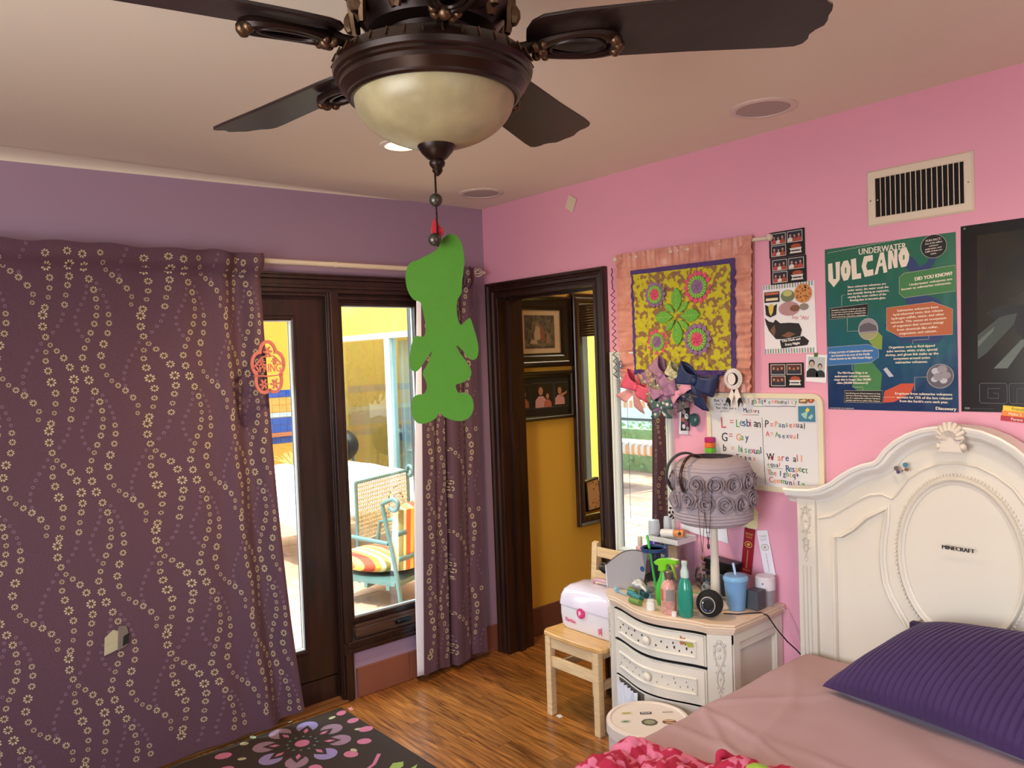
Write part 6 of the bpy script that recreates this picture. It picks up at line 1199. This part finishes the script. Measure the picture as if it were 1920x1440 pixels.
# ================================================================ BED
BCX = 2.529
bed = thing('bed', 'cream bed with arched headboard and dusty pink fitted sheet', 'bed', (BCX, -1.1, 0))
CP2 = [(.604, 1.150), (.56, 1.150), (.50, 1.155), (.46, 1.166), (.415, 1.190), (.37, 1.225), (.334, 1.248), (.295, 1.266), (.256, 1.277), (.240, 1.290), (.215, 1.325), (.18, 1.357), (.14, 1.382), (.09, 1.402), (.045, 1.41), (0, 1.412)]
full = [(BCX - d, z) for d, z in CP2] + [(BCX + d, z) for d, z in CP2[::-1][1:]]
hbm = lambda u, v, w: (u, -.075 - w, v)
inner = [(x, z - .03) for x, z in full if abs(x - BCX) < .57]
body = [(BCX - .565, .02)] + [(BCX + .565, .02)] + [(BCX + .565, 1.12)] + inner[::-1] + [(BCX - .565, 1.12)]
mb = MB(); mb.prism(body, -.05, -.012, hbm); hb = build('headboard', mb, CREAM, bed, angle=30)
def sweep(path, prof, mp_, mi=0, closed=False):
    mb = MB(); n = len(path); m = len(prof); vs = []
    for i, p_ in enumerate(path):
        a = Vector(path[(i - 1) % n] if closed or i else path[i]); b = Vector(path[(i + 1) % n] if closed or i < n - 1 else path[i]); t = (b - a).normalized(); q = Vector((-t.y, t.x))
        for o, h in prof: vs.append(mp_(p_[0] + q.x * o, p_[1] + q.y * o, h))
    fs = [(i * m + j, i * m + j + 1, ((i + 1) % n) * m + j + 1, ((i + 1) % n) * m + j) for i in range(n if closed else n - 1) for j in range(m - 1)]
    if not closed: fs += [tuple(range(m)), tuple((n - 1) * m + j for j in range(m))[::-1]]
    mb.add(vs, fs, mi); return mb
build('cornice', sweep(full, [(-.052, -.03), (-.052, -.008), (-.044, -.004), (-.036, .004), (-.03, .020), (-.022, .028), (-.012, .030), (-.010, .040), (.0, .044), (.006, .040), (.006, -.05)], hbm), P('headboard_cream', 'e4e1da', .35, var=.03), hb, angle=32)
RP = [(-.006, -.013), (-.005, -.008), (0, -.005), (.005, -.008), (.006, -.013)]
il = [(.49, 1.045), (.44, 1.060), (.392, 1.092), (.33, 1.135), (.292, 1.155), (.25, 1.162), (.215, 1.150), (.202, 1.165), (.16, 1.225), (.11, 1.262), (.06, 1.285), (0, 1.293)]
il = [(BCX - d, z) for d, z in il] + [(BCX + d, z) for d, z in il[::-1][1:]]; build('arch_moulding', sweep(il, RP, hbm), CREAM, hb)
MP = [(-.012, -.013), (-.011, -.004), (-.006, .002), (.0, .000), (.004, -.006), (.012, -.008), (.013, -.013)]
ov = [(BCX + .187 * cos(a), .967 + .267 * sin(a)) for a in [2 * pi * i / 72 for i in range(72)]]; build('oval_moulding', sweep(ov, MP, hbm, closed=True), CREAM, hb)
mb = MB()
for i in range(118): a = 2 * pi * i / 118; mb.sphere(hbm(BCX + .206 * cos(a), .967 + .286 * sin(a), -.008), .0046, 6)
build('bead_row', mb, CREAM, hb, kind='stuff')
for s in (-1, 1):
    pth = [(.432, .45), (.432, .985), (.40, .995), (.353, 1.028), (.31, 1.072), (.285, 1.088), (.228, 1.118), (.237, 1.06), (.247, 1.0), (.252, .93), (.243, .85), (.224, .80), (.195, .75), (.165, .70), (.165, .45)]
    pth = [(BCX + s * d, z) for d, z in pth]; pth = pth if s < 0 else pth[::-1]; build('side_moulding', sweep(pth, MP, hbm, closed=True), CREAM, hb)
    x0 = BCX + s * .532; pm = lambda u, v, w: (x0 + u, -.075 - w, v)
    mb = MB(); mb.prism(rect(-.036, .036, 0, 1.115), -.05, .006, pm); build('bed_post', mb, CREAM, hb, bevel=.002)
    mb = MB()
    for k in (-1, 1):
        mb.tube([pm(k * (.012 * sin(t * 6.6) + .004), 1.085 - .2 * t, .008) for t in [i / 30 for i in range(31)]], [.0038 - .002 * i / 30 for i in range(31)], 6)
        for t in (.05, .2, .35, .5, .65, .8): mb.sphere(pm(k * .017 * (1 - .4 * t), 1.09 - .2 * t, .008), .006 * (1 - .5 * t), 7)
    for t in (0, .12, .28, .45, .6, .75, .9, 1.05): mb.sphere(pm(0, 1.09 - .2 * t, .008), .007 * (1 - .5 * t), 7)
    for k in (-.015, 0, .015): mb.tube([pm(k, .86, .0065), pm(k, .46, .0065)], .0022, 5)
    build('carved_leaves', mb, CARVE, hb, kind='stuff')
mb = MB()
for k in range(9):
    a = radians(90 + (k - 4) * 21); r1 = .046 if abs(k - 4) < 4 else .040
    mb.tube([hbm(BCX + .010 * cos(a), 1.372 + .012 * sin(a), .040), hbm(BCX + r1 * .6 * cos(a), 1.378 + r1 * .62 * sin(a), .056), hbm(BCX + r1 * cos(a), 1.378 + r1 * 1.15 * sin(a), .046)], [.004, .0075, .0072], 8)
mb.prism([(BCX - .036, 1.335), (BCX + .036, 1.335), (BCX + .028, 1.352), (BCX + .03, 1.372), (BCX - .03, 1.372), (BCX - .028, 1.352)], 0.0, .050, hbm); mb.sphere(hbm(BCX - .036, 1.352, .042), .012, 10); mb.sphere(hbm(BCX + .036, 1.352, .042), .012, 10); mb.prism(ring(16, .038, 0, 1, 1, (BCX, 1.385)), -.01, .044, hbm)
build('shell_crest', mb, P('crest_cream', 'd6cdc0', .45), hb)
mb = MB(); hs2 = lambda u, v, w: (2.535 + u, -.0885 - w, 1.013 + v); text(mb, 'MINECRAFT', 0, -.007, .013, hs2, .001, 0, 'c', fit=.098, bold=.0012); tag(build('word_sticker', mb, [INK('1c1a22')], angle=0), 'small black block-lettered word sticker inside the headboard oval', 'sticker')
mb = MB(); hs3 = lambda u, v, w: (2.358 + u, -.0885 - w, 1.262 + v)
for p_, k in (((ring(8, .009, 0, 1, 1, (-.016, 0))), 0), (ring(7, .007, 0, 1, 1, (-.01, -.012)), 1), (ring(8, .009, 0, 1, 1, (.014, .014)), 2), (ring(6, .007, 0, 1.2, 1, (.018, -.001)), 3), (ring(5, .004, 0, 1, 1, (.004, -.006)), 0)): mb.prism(p_, 0, .0008 + .0002 * k, hs3, k)
tag(build('figure_stickers', mb, [INK('6a5a5c'), INK('4a3c6c'), INK('3c7a9a'), INK('7a5a3a')], angle=0), 'two tiny coloured stickers on the headboard arch', 'sticker')
mb = MB(); mb.box(1.995, 3.063, -2.12, -.13, .12, .30); build('box_base', mb, CREAM, bed, bevel=.01)
SHT = P('dusty_pink_sheet', 'a78a8c', .85, var=.04, vs=5, bump=.08, bs=300)
def matt(x, y):
    k = 0
    for (cx, cy, dx, dy, w, h) in ((2.25, -.75, .35, -.95, .022, .008), (2.15, -.9, .6, -.35, .016, .008), (2.12, -.62, .55, .85, .020, .006), (2.35, -1.0, 1, -.10, .022, .010), (2.7, -.9, 1, -.18, .025, .008), (2.3, -.88, 1, -.25, .014, .006), (2.2, -.45, .15, 1, .03, .004)):
        L_ = math.hypot(dx, dy); dx /= L_; dy /= L_; u = (x - cx) * dx + (y - cy) * dy; v = (x - cx) * -dy + (y - cy) * dx; v += .02 * sin(u * 9)
        k += h * math.exp(-(v / w) ** 2) * math.exp(-(u / .42) ** 2)
    return k + .005 * nz(x * 4, y * 4) + .003 * nz(x * 11, y * 9, 2) + .0022 * sin(18 * (x * .4 + y) + 3 * nz(x * 3, y * 3))
def mg(u, v):
    ax, ay = u * 2 - 1, v * 2 - 1; x = BCX + ax * .548; y = -1.12 + ay * 1.02; e = max(abs(ax) ** 1, abs(ay))
    dx = max(0, abs(ax) - .90) / .10; dy = max(0, abs(ay) - .955) / .045; d = min(1, math.hypot(dx, dy))
    if d >= 1 and (dx > 0 or dy > 0): pass
    z = .548 + matt(x, y) * (1 - d) - .085 * (1 - math.sqrt(max(0, 1 - d * d)))
    z -= .02 * (1 - v) * 0
    return (x, y, z)
mb = MB(); N1, N2 = 130, 190; mb.grid(mg, N1, N2)
edge = [(i, 0) for i in range(N1)] + [(N1, j) for j in range(N2)] + [(i, N2) for i in range(N1, 0, -1)] + [(0, j) for j in range(N2, 0, -1)]
base = len(mb.v); idx = [j * (N1 + 1) + i for i, j in edge]; n = len(idx)
for k, q in enumerate(idx): x, y, z = mb.v[q]; s = .006 * nz(x * 9, y * 9, 4); mb.v.append((x + (.004 + s) * (1 if x > BCX else -1), y, .42)); 
for k, q in enumerate(idx): x, y, z = mb.v[q]; mb.v.append((x - .02 * (1 if x > BCX else -1), y, .29))
for k in range(n): mb.f += [(idx[k], idx[(k + 1) % n], base + (k + 1) % n, base + k), (base + k, base + (k + 1) % n, base + n + (k + 1) % n, base + n + k)]; mb.m += [0, 0]
build('mattress', mb, SHT, bed, angle=80)
# corduroy pillows
def cord(name, label, corners, th, ribs, mat_, wob=0):
    A_, B_2, C_2, D_2 = (Vector(c) for c in corners)   # lower left, lower right, upper right, upper left
    nrm = (B_2 - A_).cross(D_2 - A_).normalized()
    def g(side):
        def f(u, v):
            p_ = (A_ * (1 - u) + B_2 * u) * (1 - v) + (D_2 * (1 - u) + C_2 * u) * v
            k = (max(0, 4 * u * (1 - u)) ** .42) * (max(0, 4 * v * (1 - v)) ** .38); ctr = (A_ + B_2 + C_2 + D_2) / 4
            inn = .05 * (sin(pi * u) * abs(2 * v - 1) ** 3 + sin(pi * v) * abs(2 * u - 1) ** 3); p_ = p_ + (ctr - p_) * inn
            rb = -.0075 * ((1 - abs(sin(pi * (u * ribs + .6 * sin(v * 2.2) * wob)))) ** 2.2) * min(1, k * 2) if side > 0 else 0
            return tuple(p_ + nrm * side * (th * k * .5 + rb + .006 * nz(u * 4, v * 4) * k))
        return f
    mb = MB(); mb.grid(g(1), 420, 46); mb.grid(g(-1), 40, 20); return tag(build(name, mb, mat_, angle=80), label, 'pillow')
VEL = P('violet_corduroy', '361c4e', .8, var=.15, vs=10, sheen_weight=.15)
cord('corduroy_pillow', 'large violet corduroy pillow leaning on the headboard', ((2.235, -.43, .572), (2.90, -.50, .566), (3.0, -.14, .80), (2.455, -.165, .765)), .24, 31, VEL, 1)
mb = MB(); mb.grid(lambda u, v: (2.392 + .22 * u, -.118 - .004 * sin(u * 3), .60 + .150 * v - .02 * u * v * 0), 8, 8); tag(build('dark_cushion', mb, P('plum_black_cloth', '2e2140', .85), solid=.03, bevel=.006), 'dark plum cushion corner squeezed behind the corduroy pillow', 'cushion')
# crumpled pink blanket and green soft thing at the bottom edge
def blk(u, v):
    x = 1.985 + .50 * u; y = -1.66 + .655 * v - .20 * (1 - u) ** 1.5 * v + .02 * sin(u * 9); e = min(1, 6 * u, 6 * (1 - u), 6 * v, 5 * (1 - v))
    h = .024 + .010 * sin(u * 23 + 4 * v) + .012 * nz(u * 6, v * 6, 1) + .022 * abs(nz(u * 12, v * 12, 2)) + .012 * abs(nz(u * 24, v * 24, 5)) + .010 * sin(v * 19 - u * 11)
    return (x, y + .02 * nz(u * 7, v * 7), .557 + matt(x, y) + max(.006, h * 1.15) * max(0, e) ** .4 - (.06 * max(0, (2.06 - x) / .04)))
RED = two('crimson_pink_print', 'a01038', 'c96c88', .8, 'noise', 32, (1, 1, 1), .5, .56, .1, detail=1)
mb = MB(); mb.grid(blk, 110, 100); tag(build('pink_blanket', mb, RED, angle=80, solid=.008), 'crumpled crimson and pink printed blanket on the bed corner', 'blanket')
mb = MB(); mb.tube([(2.35 + .045 * cos(a), -1.10 + .036 * sin(a), .580 + .018 + .010 * cos(a * 2)) for a in [2 * pi * i / 30 for i in range(30)]], [.011 + .003 * sin(i) for i in range(30)], 10, closed=True)
tag(build('blanket_hood', mb, P('crimson_fleece', 'a81840', .85, bump=.3, bs=120)), 'looped crimson fleece cuff lying on the pink blanket', 'cloth')
mb = MB(); mb.grid(lambda u, v: (2.42 + .05 * cos(2 * pi * u) * sin(pi * v) * (1 + .2 * nz(u * 5, v * 5)), -1.10 + .04 * sin(2 * pi * u) * sin(pi * v), .592 - .03 * cos(pi * v)), 24, 14)
tag(build('green_plush', mb, P('lime_plush', '8fae3c', .9, var=.25, vs=40, bump=.5, bs=90)), 'small lime green plush poking out beside the pink blanket', 'plush')

# ================================================================ RUG
rug = thing('rug', 'dark brown rug with pink petal flower pattern on the oak floor', 'rug', (.9, -1.9, 0)); RG = [P('rug_brown', '31241c', .95, var=.15, vs=40, bump=.3, bs=400)] + [P('rug_' + c_, c_, .95, var=.15, vs=60, bump=.3, bs=400) for c_ in ('8d6f80', 'b86a86', 'a9a684', '5a7a78', 'a08c6a', '8aa050', '8a7aa8')]
mb = MB(); mb.prism([(.065, -1.055), (.055, -2.9), (1.75, -2.9), (1.75, -1.035)][::-1], .0005, .0095, zmap); rp = lambda u, v, w: (u, v, .0098 + w)
def flower(cx, cy, s):
    for k in range(8):
        t = 2 * pi * k / 8 + .2; c_, s_ = cos(t), sin(t); T = lambda L_, H_: (cx + s * (c_ * L_ - s_ * H_), cy + s * (s_ * L_ + c_ * H_))
        mb.poly([T(.52, -.05)] + [T(.76 + .24 * cos(a), .23 * sin(a)) for a in [-2.4 + 4.8 * i / 12 for i in range(13)]] + [T(.52, .05)], rp, .0004, 1 if k % 3 else 7)
        mb.poly([T(.25, -.10), T(.6, -.13), T(.80, 0), T(.6, .13), T(.25, .10)], rp, .0008, 0); mb.poly([T(.44, 0), T(.55, -.055), T(.68, 0), T(.55, .055)], rp, .0012, 2)
        mb.poly([T(1.12 + .09 * cos(a), .055 * sin(a) + .42) for a in [2 * pi * i / 10 for i in range(10)]], rp, .0004, 3)
    for k in range(12): t = 2 * pi * k / 12; mb.poly([(cx + s * (.30 * cos(t) + .03 * cos(a)), cy + s * (.30 * sin(t) + .03 * sin(a))) for a in [2 * pi * i / 6 for i in range(6)]], rp, .0014, 4)
    mb.poly([(cx + s * .15 * cos(a), cy + s * .15 * sin(a)) for a in [2 * pi * i / 20 for i in range(20)]], rp, .0014, 2)
flower(.275, -1.36, .215)
for x, y, r, k in ((.125, -1.086, .028, 2), (.237, -1.085, .030, 2), (.357, -1.085, .034, 2), (.455, -1.15, .033, 2), (.516, -1.25, .034, 2), (.133, -1.66, .036, 2), (.26, -1.70, .038, 2), (.52, -1.42, .038, 2), (.09, -1.55, .02, 3), (.48, -1.55, .036, 2)):
    a0 = math.atan2(y + 1.36, x - .275); mb.poly([(x + r * (cos(a) * cos(a0) - .8 * sin(a) * sin(a0)), y + r * (cos(a) * sin(a0) + .8 * sin(a) * cos(a0))) for a in [2 * pi * i / 12 for i in range(12)]], rp, .0006, k)
flower(1.1, -2.0, .3); flower(.35, -2.45, .24)
strip(mb, [(.60, -1.16), (.66, -1.22), (.70, -1.32), (.68, -1.45)], .016, .0002, .0006, rp, 2); mb.poly([(.73, -1.12), (.76, -1.14), (.78, -1.2), (.74, -1.2), (.71, -1.16)], rp, .0004, 6); mb.poly([(.79, -1.09), (.82, -1.12), (.83, -1.17), (.80, -1.14)], rp, .0004, 6)
build('rug_pile', mb, RG, rug, angle=0)
